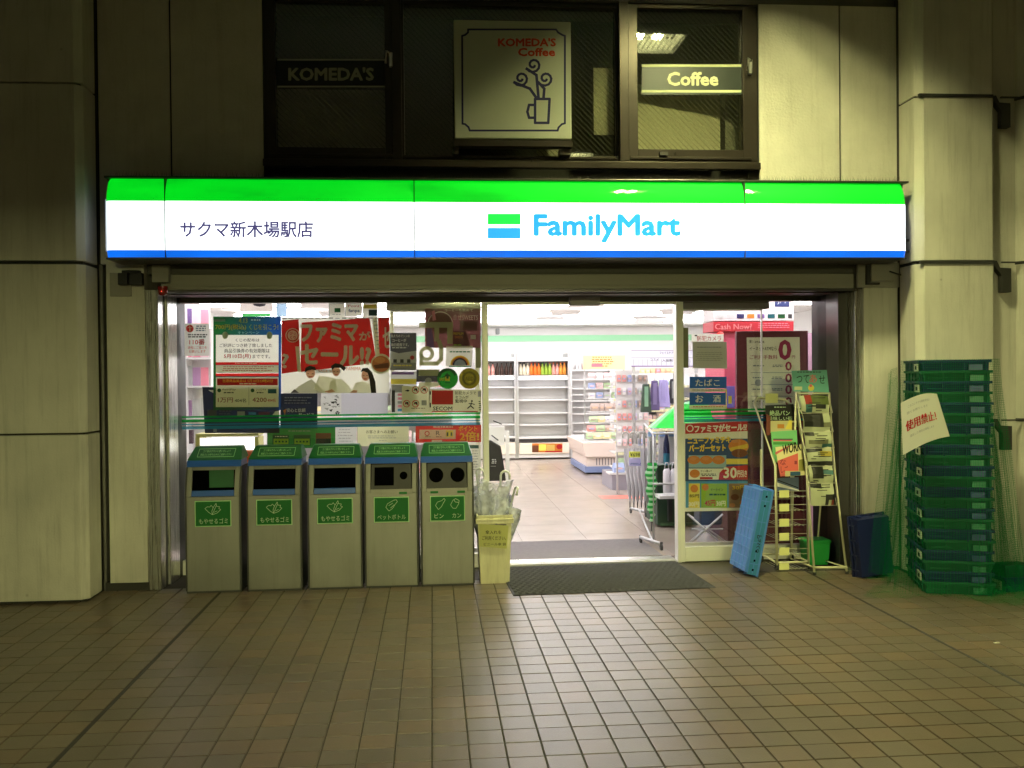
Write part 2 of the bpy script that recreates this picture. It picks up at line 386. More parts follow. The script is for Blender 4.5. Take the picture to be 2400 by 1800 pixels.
# dark backing behind all joints, soffits
MB(joint_dark).box(-9.4, -2.36, 6.78, 7.3, -.05, 4.58).build('joint_backing', bw); MB(joint_dark).box(3.53, 4.10, 6.78, 7.3, -.05, 4.58).build('joint_backing', bw)
PL = -2.337; PR = 3.517
jz = [0.022, 1.140, 1.154, 2.292, 2.316, 3.503, 3.516, 4.58]
for i in range(0, 8, 2):
    panel(-4.15, PL, jz[i], jz[i+1], 6.725, 7.0, chamR=.045)
    panel(-6.8, -4.162, jz[i], jz[i+1], 6.725, 7.0)
    panel(-9.4, -6.812, jz[i], jz[i+1], 6.725, 7.0)
    panel(5.215, 7.8, jz[i], jz[i+1], 6.90, 7.2)
    panel(PR, 4.105, jz[i], jz[i+1], 6.725, 7.0, chamL=.05, chamR=.02)
# lower recessed walls
panel(-2.30, -2.035, .06, 2.34, 7.06, 7.75); panel(3.262, 3.60, .03, 2.34, 7.06, 7.75)
panel(-2.40, -2.335, 0, 5.2, 7.10, 7.4, joint_grey, name='corner_joint'); panel(3.60, 3.66, 0, 5.2, 7.12, 7.4, joint_grey, name='corner_joint')
MB(joint_dark).box(-2.34, -2.03, 7.085, 7.3, -.01, .06).build('skirting', bw)
# upper walls with seams
UZ0, UZ1 = 2.33, 4.272
for x0, x1 in [(-2.335, -1.843), (-1.83, -1.191), (2.463, 3.083), (3.096, 3.60)]:
    panel(x0, x1, UZ0, UZ1, 7.06, 7.3, concrete_up, name='upper_wall_panel')
MB(joint_dark).box(-2.35, -1.185, 7.075, 7.32, UZ0, UZ1-.005).build('joint_backing', bw); MB(joint_dark).box(2.46, 3.61, 7.075, 7.32, UZ0, UZ1-.005).build('joint_backing', bw)
MB(beam).box(-2.335, 3.6, 7.09, 7.5, UZ1+.004, 4.58).build('lintel', bw)
# thin vertical bead beside the right corner
MB(joint_grey).tube([(3.585, 7.05, 0), (3.585, 7.05, 4.27)], .012).build('corner_bead', bw)
# rounded column at the far right with ring joints and clamps
for z0, z1 in [(0, 1.14), (1.155, 2.294), (2.314, 3.503), (3.516, 4.58)]:
    mb = MB(concrete); cx, cy, r = 4.74, 6.98, .47; n = 48
    mb.smooth = True
    pts = [(cx+r*cos(2*pi*k/n), cy+r*sin(2*pi*k/n)) for k in range(n)]
    mb.raw([(x, y, z) for z in (z0, z1) for x, y in pts], [(k, (k+1) % n, (k+1) % n+n, k+n) for k in range(n)])
    mb.build('column_panel', bw)
MB(joint_dark).lathe((4.74, 6.98, 0), [(.455, 0), (.455, 4.58)], 40).build('joint_backing', bw)
MB(concrete).box(4.106, 4.36, 6.80, 7.3, 0, 4.58).build('wall_panel', bw)
for z in (3.51, 2.305, 1.148):   # dark sealing strips with bracket
    mb = MB(joint_dark); mb.box(3.53, 4.09, 6.715, 6.74, z-.012, z+.010)
    mb.prism([(4.085, z+.01), (4.09, z-.012), (4.165, z-.10), (4.165, z-.22), (4.235, z-.22), (4.235, z-.045), (4.15, z-.04), (4.125, z+.01)], 1, 6.74, 6.79)
    mb.box(4.165, 4.30, 6.74, 6.76, z-.006, z+.004)
    mb.build('joint_bracket', bw)
for z in (3.509, 2.304, 1.147):
    MB(joint_dark).lathe((4.74, 6.98, z), [(.455, -.011), (.477, -.011), (.477, .011), (.455, .011)], 40).build('ring_joint', bw)

# upper windows
def frame_rect(mb, x0, x1, z0, z1, w_, y0, y1, wb=None, wt=None, wr=None):
    wb = wb or w_; wt = wt or w_; wr = wr or w_
    mb.box(x0, x0+w_, y0, y1, z0, z1); mb.box(x1-wr, x1, y0, y1, z0, z1)
    mb.box(x0+w_, x1-wr, y0, y1, z0, z0+wb); mb.box(x0+w_, x1-wr, y0, y1, z1-wt, z1)
WT = 4.268
def window(x0, x1, fr, y, z0, paneb, label, latch=None, inner=None):
    mb = MB(bronze); frame_rect(mb, x0, x1, z0, WT, fr, y, y+.09, wb=paneb-z0, wt=.03)
    mb.box(x0+fr*.45, x1-fr*.45, y-.014, y-.001, z0+.03, z0+.05)
    wf = mb.build('window', bw, bevel=.003); wf['label'] = label
    MB(wglass if inner != 'dark' else wglass).box(x0+fr, x1-fr, y+.04, y+.046, paneb, WT-.03).build('pane', wf)
    return wf
wL = window(-1.191, -.235, .085, 7.10, 3.083, 3.181, 'dark casement window with KOMEDA\'S band')
wC = window(-.232, 1.437, .05, 7.12, 3.083, 3.118, 'dark fixed pane behind the coffee sign')
wR = window(1.44, 2.462, .11, 7.10, 3.083, 3.190, 'casement window with Coffee band reflecting a lamp')
MB(bronze).box(-1.191, 2.463, 7.03, 7.10, 3.03, 3.081).build('window_sill', bw, bevel=.004)
MB(bronze).box(1.405, 1.475, 7.06, 7.098, 3.083, WT).build('mullion', bw, bevel=.003); MB(bronze).box(-.27, -.20, 7.07, 7.098, 3.083, WT).build('mullion', bw, bevel=.003)
# rooms behind the panes
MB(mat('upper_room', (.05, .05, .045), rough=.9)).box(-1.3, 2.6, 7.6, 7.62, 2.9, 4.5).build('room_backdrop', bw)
blind = mat('blind_cream', (.80, .78, .62), rough=.8, var=.06, scale=3); blind_d = mat('blind_grey', (.42, .42, .38), rough=.9)  # second tone is greyer, for the fade at right and the left pane
def bpanel(x0, y0, x1, y1, m, Y0, Y1=None, name='blind'):
    a, b = at(x0, y1, Y0), at(x1, y0, Y0); Y1 = Y1 or Y0
    MB(m).raw([(a.x, Y0, a.z), (b.x, Y1, a.z), (b.x, Y1, b.z), (a.x, Y0, b.z), (a.x, Y0+.01, a.z), (b.x, Y1+.01, a.z), (b.x, Y1+.01, b.z), (a.x, Y0+.01, b.z)], [(0, 1, 2, 3), (7, 6, 5, 4), (3, 2, 6, 7), (0, 4, 5, 1)]) if False else None
    mb = MB(m); mb.raw([(a.x, Y0, a.z), (b.x, Y1, a.z), (b.x, Y1, b.z), (a.x, Y0, b.z)], [(0, 1, 2, 3)]); return mb.build(name, bw)
bpanel(1490, 200, 1700, 365, blind, 7.20, 7.34); bpanel(1700, 200, 1760, 365, blind_d, 7.345, 7.5)
bpanel(1392, 160, 1452, 316, blind, 7.24); bpanel(1258, 345, 1322, 372, blind, 7.24); bpanel(640, 212, 905, 350, blind_d, 7.3)
cream_l = P('band_line_cream', (215, 220, 175)); band_blk = P('window_band_dark', (6, 26, 15), rough=.4)
grey_l = P('band_line_grey', (165, 165, 150)); band_b2 = P('window_band_black', (8, 8, 7), rough=.4); txt_grey = P('band_text_grey', (150, 152, 130))
p = Print(7.098+.038)
p.R(642, 137, 912, 206, band_b2).lift().R(650, 138, 904, 142, grey_l).R(650, 201, 906, 205, grey_l)
p.T("KOMEDA'S", 677, 159, 875, 188, txt_grey, bold=.10)
p.build('window_band', None, None, parent=wL)
p = Print(7.098+.038)
p.R(1504, 150, 1743, 222, band_blk).lift().R(1504, 151, 1743, 157, cream_l).R(1504, 211, 1743, 217, cream_l)
p.T("Coffee", 1565, 170, 1682, 200, P('band_text_cream', (225, 225, 185)), bold=.10)
p.build('window_band', None, None, parent=wR)
for (x, y, wdw) in ((916, 135, wL), (1757, 152, wR)):
    q = at(x, y, 7.085)
    MB(steel).box(q.x-.012, q.x+.012, 7.06, 7.098, q.z-.07, q.z+.03).tube([(q.x, 7.055, q.z+.02), (q.x-.03, 7.03, q.z+.03), (q.x-.035, 7.03, q.z-.06)], .008).build('latch', wdw)
q = at(1555, 362, 7.09); MB(steel_dark).box(q.x-.03, q.x+.03, 7.07, 7.098, q.z-.01, q.z+.015).build('latch', wR)

# the coffee house sign: cup and lettering (its figure is left out)
kz = thing('coffee_sign', "square cream sign with red KOMEDA'S Coffee lettering in front of the upper window", 'sign', (.60, 7.0, 3.22))
sign_cream = P('sign_cream', (205, 208, 190), var=.05, scale=4); navy = P('sign_navy', (38, 38, 92)); redor = P('sign_red', (205, 62, 35))
MB(sign_cream).box(.181, 1.028, 6.95, 7.03, 3.223, 4.069).build('board', kz, bevel=.006)
MB(bronze).box(.175, 1.034, 6.965, 7.06, 3.17, 3.219).box(.17, .21, 7.0, 7.14, 3.12, 3.17).box(.95, 1.03, 7.0, 7.14, 3.12, 3.17).build('bracket', kz)
p = Print(6.9485)
fr = [(1097, 69), (1303, 69), (1308, 76), (1318, 82), (1324, 84), (1324, 289), (1317, 291), (1309, 299), (1307, 306), (1101, 306), (1098, 298), (1090, 291), (1084, 290), (1083, 84), (1090, 82), (1097, 76), (1097, 69)]
p.line(fr, 4.5, navy)
p.T("KOMEDA'S", 1168, 90, 1302, 108, redor, bold=.12); p.T("Coffee", 1215, 113, 1300, 131, redor, bold=.12)
p.line([(1254, 232), (1254, 288), (1285, 288), (1288, 232), (1254, 232), (1254, 240)], 6, navy)
p.line([(1254, 246), (1240, 246), (1236, 262), (1240, 276), (1254, 276)], 6, navy)
for cx, cy, tx in ((1250, 152, 1262), (1221, 184, 1256), (1278, 184, 1274)):
    pts = [(cx+(3+a*2.6)*cos(a*1.5), cy+(3+a*2.6)*sin(a*1.5)) for a in [k*.35 for k in range(1, 18)]]
    p.line(pts, 5.5, navy); p.line([pts[-1], (cx+(tx-cx)*.6, cy+24), (tx, 228)], 6.5, navy)
MBs = p.mb.build('emblem', kz)

# ------------------------------------------------------------------ the lit shop sign
SG, SW, SB = (0.0, .72, .012), (.93, .98, 1.0), (.004, .17, .95)
e_green = mat('sign_green_lit', (.01, .35, .03), rough=.7, spec=.1, emit=1.0, ecol=SG, coat=1.0)
e_white = mat('sign_white_lit', (.8, .8, .8), rough=.25, emit=2.3, ecol=SW, coat=.6)
e_white_end = mat('sign_end_lit', (.8, .8, .8), rough=.25, emit=1.0, ecol=(.86, 1.0, .95), coat=.6)
e_blue = mat('sign_blue_lit', (.01, .08, .4), rough=.25, emit=1.0, ecol=SB, coat=.6)
for e_, st in ((e_green, 1.0), (e_white, 2.3), (e_white_end, 1.7), (e_blue, 1.0)):
    t_ = e_.node_tree; ge = t_.nodes.new('ShaderNodeNewGeometry'); mpp = t_.nodes.new('ShaderNodeMapping'); mpp.inputs['Scale'].default_value = (1.3, 1, 5)
    t_.links.new(ge.outputs['Position'], mpp.inputs[0]); nn_ = t_.nodes.new('ShaderNodeTexNoise'); nn_.inputs['Scale'].default_value = 1.6; nn_.inputs['Detail'].default_value = 3; t_.links.new(mpp.outputs[0], nn_.inputs['Vector'])
    r_ = t_.nodes.new('ShaderNodeMapRange'); r_.inputs[1].default_value = .3; r_.inputs[2].default_value = .7; r_.inputs[3].default_value = st*.78; r_.inputs[4].default_value = st*1.15
    t_.links.new(nn_.outputs[0], r_.inputs[0]); t_.links.new(r_.outputs[0], t_.nodes['Principled BSDF'].inputs['Emission Strength'])
e_text = mat('sign_text_navy', (.05, .05, .2), rough=.4, emit=.28, ecol=(.25, .22, .65))
e_lblue = mat('sign_logo_blue', (.02, .25, .7), rough=.4, emit=1.0, ecol=(.012, .36, .92))
e_lgreen = mat('sign_logo_green', (.02, .5, .1), rough=.4, emit=1.0, ecol=(.0, .80, .06))
sg = thing('shop_sign', 'long illuminated fascia sign in green white and blue with FamilyMart lettering', 'sign', (.6, 6.9, 2.34))
ZT, ZG, ZB, ZD = 2.876, 2.716, 2.383, 2.337
xs = [-2.19, -1.792, -.111, 2.230, 3.432]
def seg(x0, x1, i):
    endL = i == 0; endR = i == 3
    wm = e_white_end if endL else e_white
    a, b = x0+.003, x1-.003
    rl = .022 if endL else 0; rr = .022 if endR else 0
    def strip(y0, z0, y1, z1, m):   # slanted strip with rounded outer ends
        mb = MB(m)
        xsL = [(a, .05), (a+.008, .02), (a+.025, .005), (a+.05, 0)] if endL else [(a, .006), (a+.012, 0)]
        xsR = [(b-.05, 0), (b-.025, .005), (b-.008, .02), (b, .05)] if endR else [(b-.012, 0), (b, .006)]
        cols_ = xsL+xsR
        lo = [(x, y0+d, z0) for x, d in cols_]; hi = [(x, y1+d, z1) for x, d in cols_]
        n = len(cols_)
        if m is e_green:     # the top band bulges: flatter below, leaning back above
            mb.smooth = True; vs = []
            for f, g in ((0, 0), (.2, .06), (.4, .18), (.6, .38), (.8, .66), (1, 1)):
                vs += [(x, y0+d+(y1-y0)*g, z0+(z1-z0)*f) for x, d in cols_]
            mb.raw(vs, [(j*n+k, j*n+k+1, (j+1)*n+k+1, (j+1)*n+k) for j in range(5) for k in range(n-1)])
            return mb
        mb.smooth = False
        mb.raw(lo+hi, [(k, k+1, k+1+n, k+n) for k in range(n-1)])
        return mb
    fp = strip(6.70, ZB+.0005, 6.70, ZG-.0005, wm)
    f = fp.build('face_panel', sg)
    strip(6.70, ZG, 6.761, ZT, e_green).build('green_band', f)
    strip(6.718, ZD, 6.70, ZB, e_blue).build('blue_band', f)
for i in range(4): seg(xs[i], xs[i+1], i)
MB(mat('sign_housing', (.10, .10, .09), rough=.5)).box(-2.185, 3.426, 6.766, 7.055, ZD+.004, ZT-.002).build('housing', sg)
MB(mat('sign_end_cap', (.55, .55, .6), rough=.5, emit=.25, ecol=(.7, .75, 1))).box(3.432, 3.440, 6.76, 6.86, ZB, ZT-.14).box(-2.20, -2.192, 6.76, 6.86, ZB, ZT-.14).build('end_cap', sg)
MB(steel_dark).box(-2.20, 3.46, 6.740, 7.055, ZT+.002, ZT+.016).build('top_cap', sg, bevel=.003)
MB(steel_dark).box(-2.185, 3.43, 6.725, 7.05, ZD-.012, ZD-.001).build('bottom_trim', sg)
mb = MB(mat('sign_joint', (.03, .03, .03)))
for x in xs[1:4]: MB(mb.ms[0]).box(x-.003, x+.003, 6.708, 6.75, ZD, ZT).build('seam', sg)
mb = MB(mat('spike_metal', (.10, .09, .08), rough=.35, metal=.6))
for row, yy in enumerate((6.80, 6.90, 7.0)):
    x = -2.15
    while x < 3.42:
        l = random.uniform(.038, .055); a = random.uniform(-.018, .018); b = random.uniform(-.012, .012)
        mb.raw([(x-.0016, yy, ZT+.016), (x+.0016, yy, ZT+.016), (x+a, yy+b, ZT+.016+l), (x, yy+.0025, ZT+.016)], [(0, 1, 2), (1, 3, 2), (3, 0, 2)]); x += random.uniform(.010, .015)
    mb.box(-2.16, 3.42, yy-.008, yy+.008, ZT+.016, ZT+.020)
mb.build('bird_spikes', sg, kind='stuff')
p = Print(6.6985); p.T('サクマ新木場駅店', 423, 519, 733, 556, e_text, bold=.045)
p.mb.build('lettering', sg)['label'] = 'navy サクマ新木場駅店 lettering'
p = Print(6.6985); p.T('FamilyMart', 1253, 504, 1593, 566, e_lblue, bold=.085)
p.mb.build('lettering', sg)['label'] = 'light blue FamilyMart lettering'
p = Print(6.6985); p.R(1143, 501, 1220, 526, e_lgreen); p.R(1143, 534, 1220, 559, e_lblue); p.mb.build('logo_mark', sg)
# brackets at the right end of the sign
mb = MB(steel_dark); q = at(2130, 565, 6.9); mb.box(3.43, 3.52, 6.85, 6.88, q.z-.01, q.z+.01); mb.box(3.44, 3.52, 6.85, 6.88, q.z-.09, q.z-.075); mb.build('bracket', sg)

# ------------------------------------------------------------------ header, shutter box, jambs
sf = thing('storefront', 'cream aluminium glazed shop front with open sliding doorway', 'storefront', (.6, 7.6, 0))
MB(beam).box(-2.03, 3.27, 7.11, 7.5, 2.262, 2.36).build('header_beam', sf)
MB(shutterbox).box(-1.93, 3.20, 7.09, 7.5, 2.150, 2.258).box(-1.93, 3.20, 7.083, 7.09, 2.172, 2.178).build('shutter_box', sf, bevel=.003)
MB(beam).box(3.205, 3.262, 7.085, 7.5, 2.14, 2.30).build('shutter_box_end', sf)
MB(steel_dark).box(-1.985, 3.235, 7.30, 7.56, 2.128, 2.148).box(-1.985, 3.235, 7.10, 7.14, 2.128, 2.148).build('shutter_slot', sf)
MB(mat('frame_head', (.16, .15, .14), rough=.4, metal=.5, var=.1, scale=3, stretch=(.3, 1, 9))).box(-1.985, 3.235, 7.57, 7.66, 2.090, 2.36).build('frame_head', sf)
def xat(px, Y): return at(px, 1000, Y).x
# left jamb from wall to glass: two steel posts and the shutter groove
MB(steel).box(-2.034, xat(376, 7.10), 7.08, 7.74, 0, 2.148).build('jamb', sf, bevel=.003)
MB(black).box(xat(376, 7.10)+.001, xat(383, 7.2), 7.20, 7.74, 0, 2.148).build('shutter_groove', sf)
MB(steel).box(xat(383, 7.2)+.001, xat(401, 7.3), 7.25, 7.74, 0, 2.148).build('jamb', sf, bevel=.003)
MB(black).box(xat(401, 7.3)+.001, xat(411, 7.6), 7.5, 7.74, 0, 2.148).build('jamb_seal', sf)
# right jamb
MB(steel_dark).box(xat(1956, 7.3), xat(1992, 7.2), 7.22, 7.74, 0, 2.148).build('jamb', sf, bevel=.003)
MB(steel).box(xat(1992, 7.2)+.001, 3.261, 7.10, 7.74, 0, 2.148).build('jamb', sf, bevel=.003)
MB(black).box(xat(1947, 7.5), xat(1956, 7.3)-.001, 7.45, 7.74, 0, 2.148).build('shutter_groove', sf)
GX0, GX1 = at(411, 900, 7.6).x, at(1947, 900, 7.6).x
DM0, DM1 = .394, .440; RM0, RM1 = 1.945, 2.003
ZH = 2.128
mb = MB(alu); mb.box(GX0, GX0+.028, 7.57, 7.65, .0, ZH-.04); mb.build('frame_post', sf, bevel=.002)
for a, b in ((DM0, DM1), (RM0, RM1-.025)): MB(alu).box(a, b, 7.56, 7.66, 0, ZH-.04).build('frame_post', sf, bevel=.002)
MB(alu).box(RM1-.024, RM1+.004, 7.575, 7.65, 0, ZH-.04).build('frame_post', sf, bevel=.002)
MB(alu).box(GX1-.03, GX1, 7.57, 7.65, 0, ZH-.04).build('frame_post', sf, bevel=.002)
MB(alu).box(GX0+.03, DM0-.001, 7.575, 7.645, .0, .11).build('bottom_rail', sf, bevel=.002)
MB(alu).box(RM1+.006, GX1-.032, 7.575, 7.645, .004, .118).build('bottom_rail', sf, bevel=.002)
MB(glass).box(GX0+.03, DM0-.001, 7.605, 7.611, .111, ZH-.04).build('glass_pane', sf)
MB(glass).box(RM1+.006, GX1-.032, 7.605, 7.611, .119, ZH-.04).build('glass_pane', sf)
# door sensor, door operator, threshold
MB(mat('sensor_grey', (.30, .27, .30), rough=.4)).box(at(1334, 700, 7.55).x, at(1404, 700, 7.55).x, 7.50, 7.569, 2.055, 2.125).build('door_sensor', sf, bevel=.004)
MB(mat('operator_grey', (.16, .15, .14), rough=.4, metal=.4)).box(at(906, 710, 7.7).x, DM0-.002, 7.67, 7.76, 2.035, 2.15).box(RM1+.004, at(1800, 710, 7.7).x, 7.67, 7.76, 2.035, 2.15).build('door_operator', sf)
MB(mat('threshold_metal', (.75, .74, .72), rough=.3, metal=.8, var=.1, scale=6)).box(DM1+.001, RM0-.001, 7.60, 7.80, -.004, .012).box(DM1+.001, RM0-.001, 7.635, 7.65, .012, .016).build('threshold', sf)
MB(alu).box(DM1+.002, RM0-.002, 7.58, 7.64, ZH-.06, ZH-.04).build('door_head', sf)
# open door leaves slid behind the side panes
handle = mat('door_plate_olive', (.12, .13, .04), rough=.4)
for x0, x1, hx in ((-.33, .375, 1121), (2.01, 2.70, 1607)):
    dl = MB(alu); frame_rect(dl, x0, x1, .03, ZH-.075, .03, 7.70, 7.735, wb=.10, wr=.006 if x0 > 0 else .03)
    d = dl.build('door_leaf', sf)
    MB(glass).box(x0+.031, x1-(.007 if x0 > 0 else .031), 7.716, 7.721, .131, ZH-.106).build('pane', d)
    q0 = at(hx-6.5, 768, 7.694); q1 = at(hx+6.5, 862, 7.694)
    MB(handle).box(q0.x, q1.x, 7.688, 7.699, q1.z, q0.z).build('door_plate', d)

# ------------------------------------------------------------------ walkway ceiling and its lamps (seen mirrored in the panes)
CZ = 4.6
EDGE = 3.56  # underside of the added shading beam
FLOOD = 760.0  # radiance of the added lamp behind the camera
LOUVRE = .026
LAMPS = [(2.09, 5.38), (2.03, .70), (2.0, -4.0)]
mb = MB(mat('canopy_ceiling', (.42, .41, .36), rough=.8, var=.1, scale=2))
hw = .27
def ceil_hole(mb, x0, x1, y0, y1, holes):
    ys = sorted({y0, y1, *[v for h in holes for v in (h[1]-hw, h[1]+hw)]})
    for a, b in zip(ys, ys[1:]):
        inside = [h for h in holes if h[1]-hw <= (a+b)/2 <= h[1]+hw]
        if inside:
            px = x0
            for hx in sorted({h[0] for h in inside}): mb.box(px, hx-hw, a, b, CZ, CZ+.12); px = hx+hw
            mb.box(px, x1, a, b, CZ, CZ+.12)
        else: mb.box(x0, x1, a, b, CZ, CZ+.12)
ceil_hole(mb, -10, 10, -9.99, 7.4, LAMPS)
mb.build('canopy_ceiling', kind='structure', label='underside of the walkway canopy')
lamp_es = [mat('lamp_diffuser', (.8, .8, .7), rough=.5, emit=LAMP_POWER*1.5, ecol=LAMP_COL), mat('lamp_diffuser_dim', (.8, .8, .7), rough=.5, emit=LAMP_POWER*.33, ecol=LAMP_COL)]  # farther lamps set dimmer to keep the left floor darker
lab = ['recessed ceiling lamp nearest the facade', 'middle recessed ceiling lamp of the walkway row', 'recessed ceiling lamp farthest from the facade']
blade_m = mat('lamp_louvre', (.30, .30, .28), rough=.4)
for i, (x, y) in enumerate(LAMPS):
    t = thing('ceiling_lamp', lab[i], 'lamp', (x, y, CZ), 'recessed walkway ceiling lamps')
    mb = MB(white_p); d = .14
    mb.box(x-hw, x-hw+.01, y-hw, y+hw, CZ-.004, CZ+d); mb.box(x+hw-.01, x+hw, y-hw, y+hw, CZ-.004, CZ+d)
    mb.box(x-hw+.01, x+hw-.01, y-hw, y-hw+.01, CZ-.004, CZ+d); mb.box(x-hw+.01, x+hw-.01, y+hw-.01, y+hw, CZ-.004, CZ+d)
    mb.box(x-hw, x+hw, y-hw, y+hw, CZ+d+.012, CZ+d+.03); mb.build('housing', t)
    for sx in (-1, 1): MB(lamp_es[min(i, 1)]).box(x+sx*.09-.04, x+sx*.09+.04, y-.25, y+.25, CZ+d-.012, CZ+d).build('diffuser', t)
    for k in range(11):
        bx = x-.25+.05*k
        MB(blade_m).box(bx-.001, bx+.001, y-hw+.012, y+hw-.012, CZ+.022, CZ+.022+LOUVRE).build('louvre_blade', t)
# added unseen lamp lights the lower facade, added beam shades the upper part
MB(beam).box(-10, 10, -10.3, -10.0, EDGE, CZ+.5).build('shade_beam', kind='structure', label='unseen beam added behind the camera to shade the upper facade')
fl_ = thing('fill_lamp', 'unseen lamp on a steel pole, added behind the camera to light the facade', 'fill_lamp', (0.9, -14, 0))
FLX, FLZ = .9, 3.9
MB(steel_dark).cyl((FLX, -14.1, 0), .06, FLZ-.2, 14).build('pole', fl_)
MB(steel_dark).box(FLX-.85, FLX+.85, -14.15, -14.012, FLZ-.2, FLZ+.2).build('housing', fl_, bevel=.01)
MB(mat('flood_lens', (.8, .8, .7), emit=FLOOD, ecol=LAMP_COL)).box(FLX-.8, FLX+.8, -14.01, -14.0, FLZ-.16, FLZ+.16).build('lens', fl_)

# ------------------------------------------------------------------ litter bins
bin_body = mat('bin_steel', (.225, .222, .195), rough=.42, metal=.35, var=.10, scale=5, stretch=(1, 1, .4), dirt=((.10, .085, .06), .30, .30), spots=((.06, .05, .04), 5.0, .012, .5))
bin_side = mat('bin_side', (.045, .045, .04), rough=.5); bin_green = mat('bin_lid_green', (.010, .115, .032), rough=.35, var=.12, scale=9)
bin_blue = mat('bin_band_blue', (.02, .085, .36), rough=.35); bin_in = mat('bin_hole_shade', (.0015, .0015, .0015), rough=1, spec=0)  # near-black colour stands in for the shade inside the holes
bin_grey = mat('bin_plate_grey', (.03, .028, .026), rough=.5)
st_green = P('sticker_green', (14, 120, 45)); st_line = P('sticker_pale', (190, 235, 175)); st_txt = P('sticker_white', (215, 240, 200))
BW = .385
def bin_at(i, xl, yf, kind, label):
    t = thing('litter_bin', label, 'litter bin', (xl+BW/2, yf, 0), 'litter bins in a row in front of the window')
    x0, x1 = xl, xl+BW; D = .36
    zf, zo, zb = .70, .885, .93     # front kink, top of opening, top of the blue band
    yo, yb = .055, .075
    # body: front plate, sides, back
    mb = MB(bin_body)
    mb.box(x0+.012, x1-.012, yf, yf+.012, .015, zf-.02)
    mb.prism([(yf+.0, zf-.02), (yf+.0, zf), (yf+yo, zo), (yf+yo+.02, zo), (yf+.02, zf-.02)], 0, x0+.012, x0+.045)
    mb.prism([(yf+.0, zf-.02), (yf+.0, zf), (yf+yo, zo), (yf+yo+.02, zo), (yf+.02, zf-.02)], 0, x1-.045, x1-.012)
    mb.build('front_panel', t, bevel=.003)
    mb = MB(bin_body)
    side = [(yf+.004, .015), (yf+.004, zf), (yf+yo+.004, zo), (yf+D, zo), (yf+D, .015)]
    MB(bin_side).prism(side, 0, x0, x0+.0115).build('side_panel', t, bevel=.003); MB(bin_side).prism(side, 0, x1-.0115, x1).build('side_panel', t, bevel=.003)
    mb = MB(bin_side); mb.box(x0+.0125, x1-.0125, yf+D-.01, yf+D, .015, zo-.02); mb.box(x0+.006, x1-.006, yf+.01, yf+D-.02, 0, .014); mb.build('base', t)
    MB(bin_in).box(x0+.0125, x1-.0125, yf+.16, yf+.17, zf-.1, zo-.002).box(x0+.0125, x1-.0125, yf+.03, yf+.155, zf-.10, zf-.09).build('chute', t)
    # blue band and green lid
    mb = MB(bin_blue); mb.prism([(yf+yo-.006, zo+.001), (yf+yb-.006, zb), (yf+.3, zb), (yf+.3, zo+.001)], 0, x0+.004, x1-.004)
    if kind == 'burn': mb.prism([(yf-.003, zf-.018), (yf+.006, zf+.022), (yf+.02, zf+.022), (yf+.013, zf-.018)], 0, x0+.046, x1-.046)
    mb.build('blue_band', t, bevel=.003)
    lid = MB(bin_green)
    ins, yk = .028, .30
    b = [(x0+.002, yf+yb-.01, zb+.001), (x1-.002, yf+yb-.01, zb+.001), (x1-.002, yf+D, zb+.001), (x0+.002, yf+D, zb+.001)]
    c = [(x0+ins, yf+.215, zb+.088), (x1-ins, yf+.215, zb+.088), (x1-ins, yf+yk+.03, zb+.088), (x0+ins, yf+yk+.03, zb+.088)]
    lid.raw(b+c, [(0, 1, 5, 4), (1, 2, 6, 5), (2, 3, 7, 6), (3, 0, 4, 7), (4, 5, 6, 7), (3, 2, 1, 0)])
    L = lid.build('lid', t, bevel=.006)
    # lid sticker (on the sloping face), white outline with fine print
    def onlid(u, v, k): # u across, v up the slope
        y = yf+yb-.01+(.215-yb+.01)*v; z = zb+.001+.087*v; n = Vector((0, -.087, .150-.0)).normalized()
        n = Vector((0, -.087, .15)).normalized()
        return Vector((x0+BW*u, y, z))+n*(.0012*k)
    s_ = MB(st_line)
    for (u0, v0, u1, v1) in ((.17, .22, .84, .25), (.17, .80, .84, .83), (.17, .25, .178, .80), (.832, .25, .84, .80)):
        s_.face([onlid(u0, v0, 1), onlid(u1, v0, 1), onlid(u1, v1, 1), onlid(u0, v1, 1)])
    vs, fs, _ = text_geo('ゴミ箱はきれいに使いましょう', .01)
    s_.raw([onlid(.25+.50*a, .56+.18*b_, 1) for a, b_ in vs], fs)
    vs, fs, _ = text_geo('家庭ゴミの持ち込みはご遠慮ください', .01)
    s_.raw([onlid(.22+.57*a, .32+.16*b_, 1) for a, b_ in vs], fs)
    s_.build('sticker', L)
    # opening
    def onf(u, z, k=0):   # on the sloping front between zf and zo
        f = (z-zf)/(zo-zf); return Vector((x0+BW*u, yf+yo*f-k, z))
    if kind == 'burn':
        fr_ = MB(bin_body); 
        fr_.prism([(yf+yo-.018, zo-.022), (yf+yo, zo), (yf+yo+.02, zo), (yf+yo+.004, zo-.022)], 0, x0+.046, x1-.046); fr_.build('opening_frame', t)
        if i == 0:
            MB(bin_green).box(x0+.155, x1-.06, yf+.075, yf+.08, zf+.035, zo-.012).build('flap', t)
    else:
        pl = MB(bin_grey); pl.face([onf(.125, zf+.006), onf(.875, zf+.006), onf(.865, zo-.004), onf(.135, zo-.004)])
        MB(bin_body).prism([(yf, zf-.021), (yf, zf), (yf+.0018, zf+.0055), (yf+.02, zf+.0055), (yf+.02, zf-.021)], 0, x0+.046, x1-.046).build('front_lip', t)
        pp = pl.build('slot_plate', t)
        hh = MB(bin_in)  # flat black faces on the plate, hole shade put into the colour
        def disc(u, z, r, k=.0015, n=22):
            hh.face([onf(u+r/BW*cos(2*pi*a/n), z+r*sin(2*pi*a/n), k) for a in range(n)])
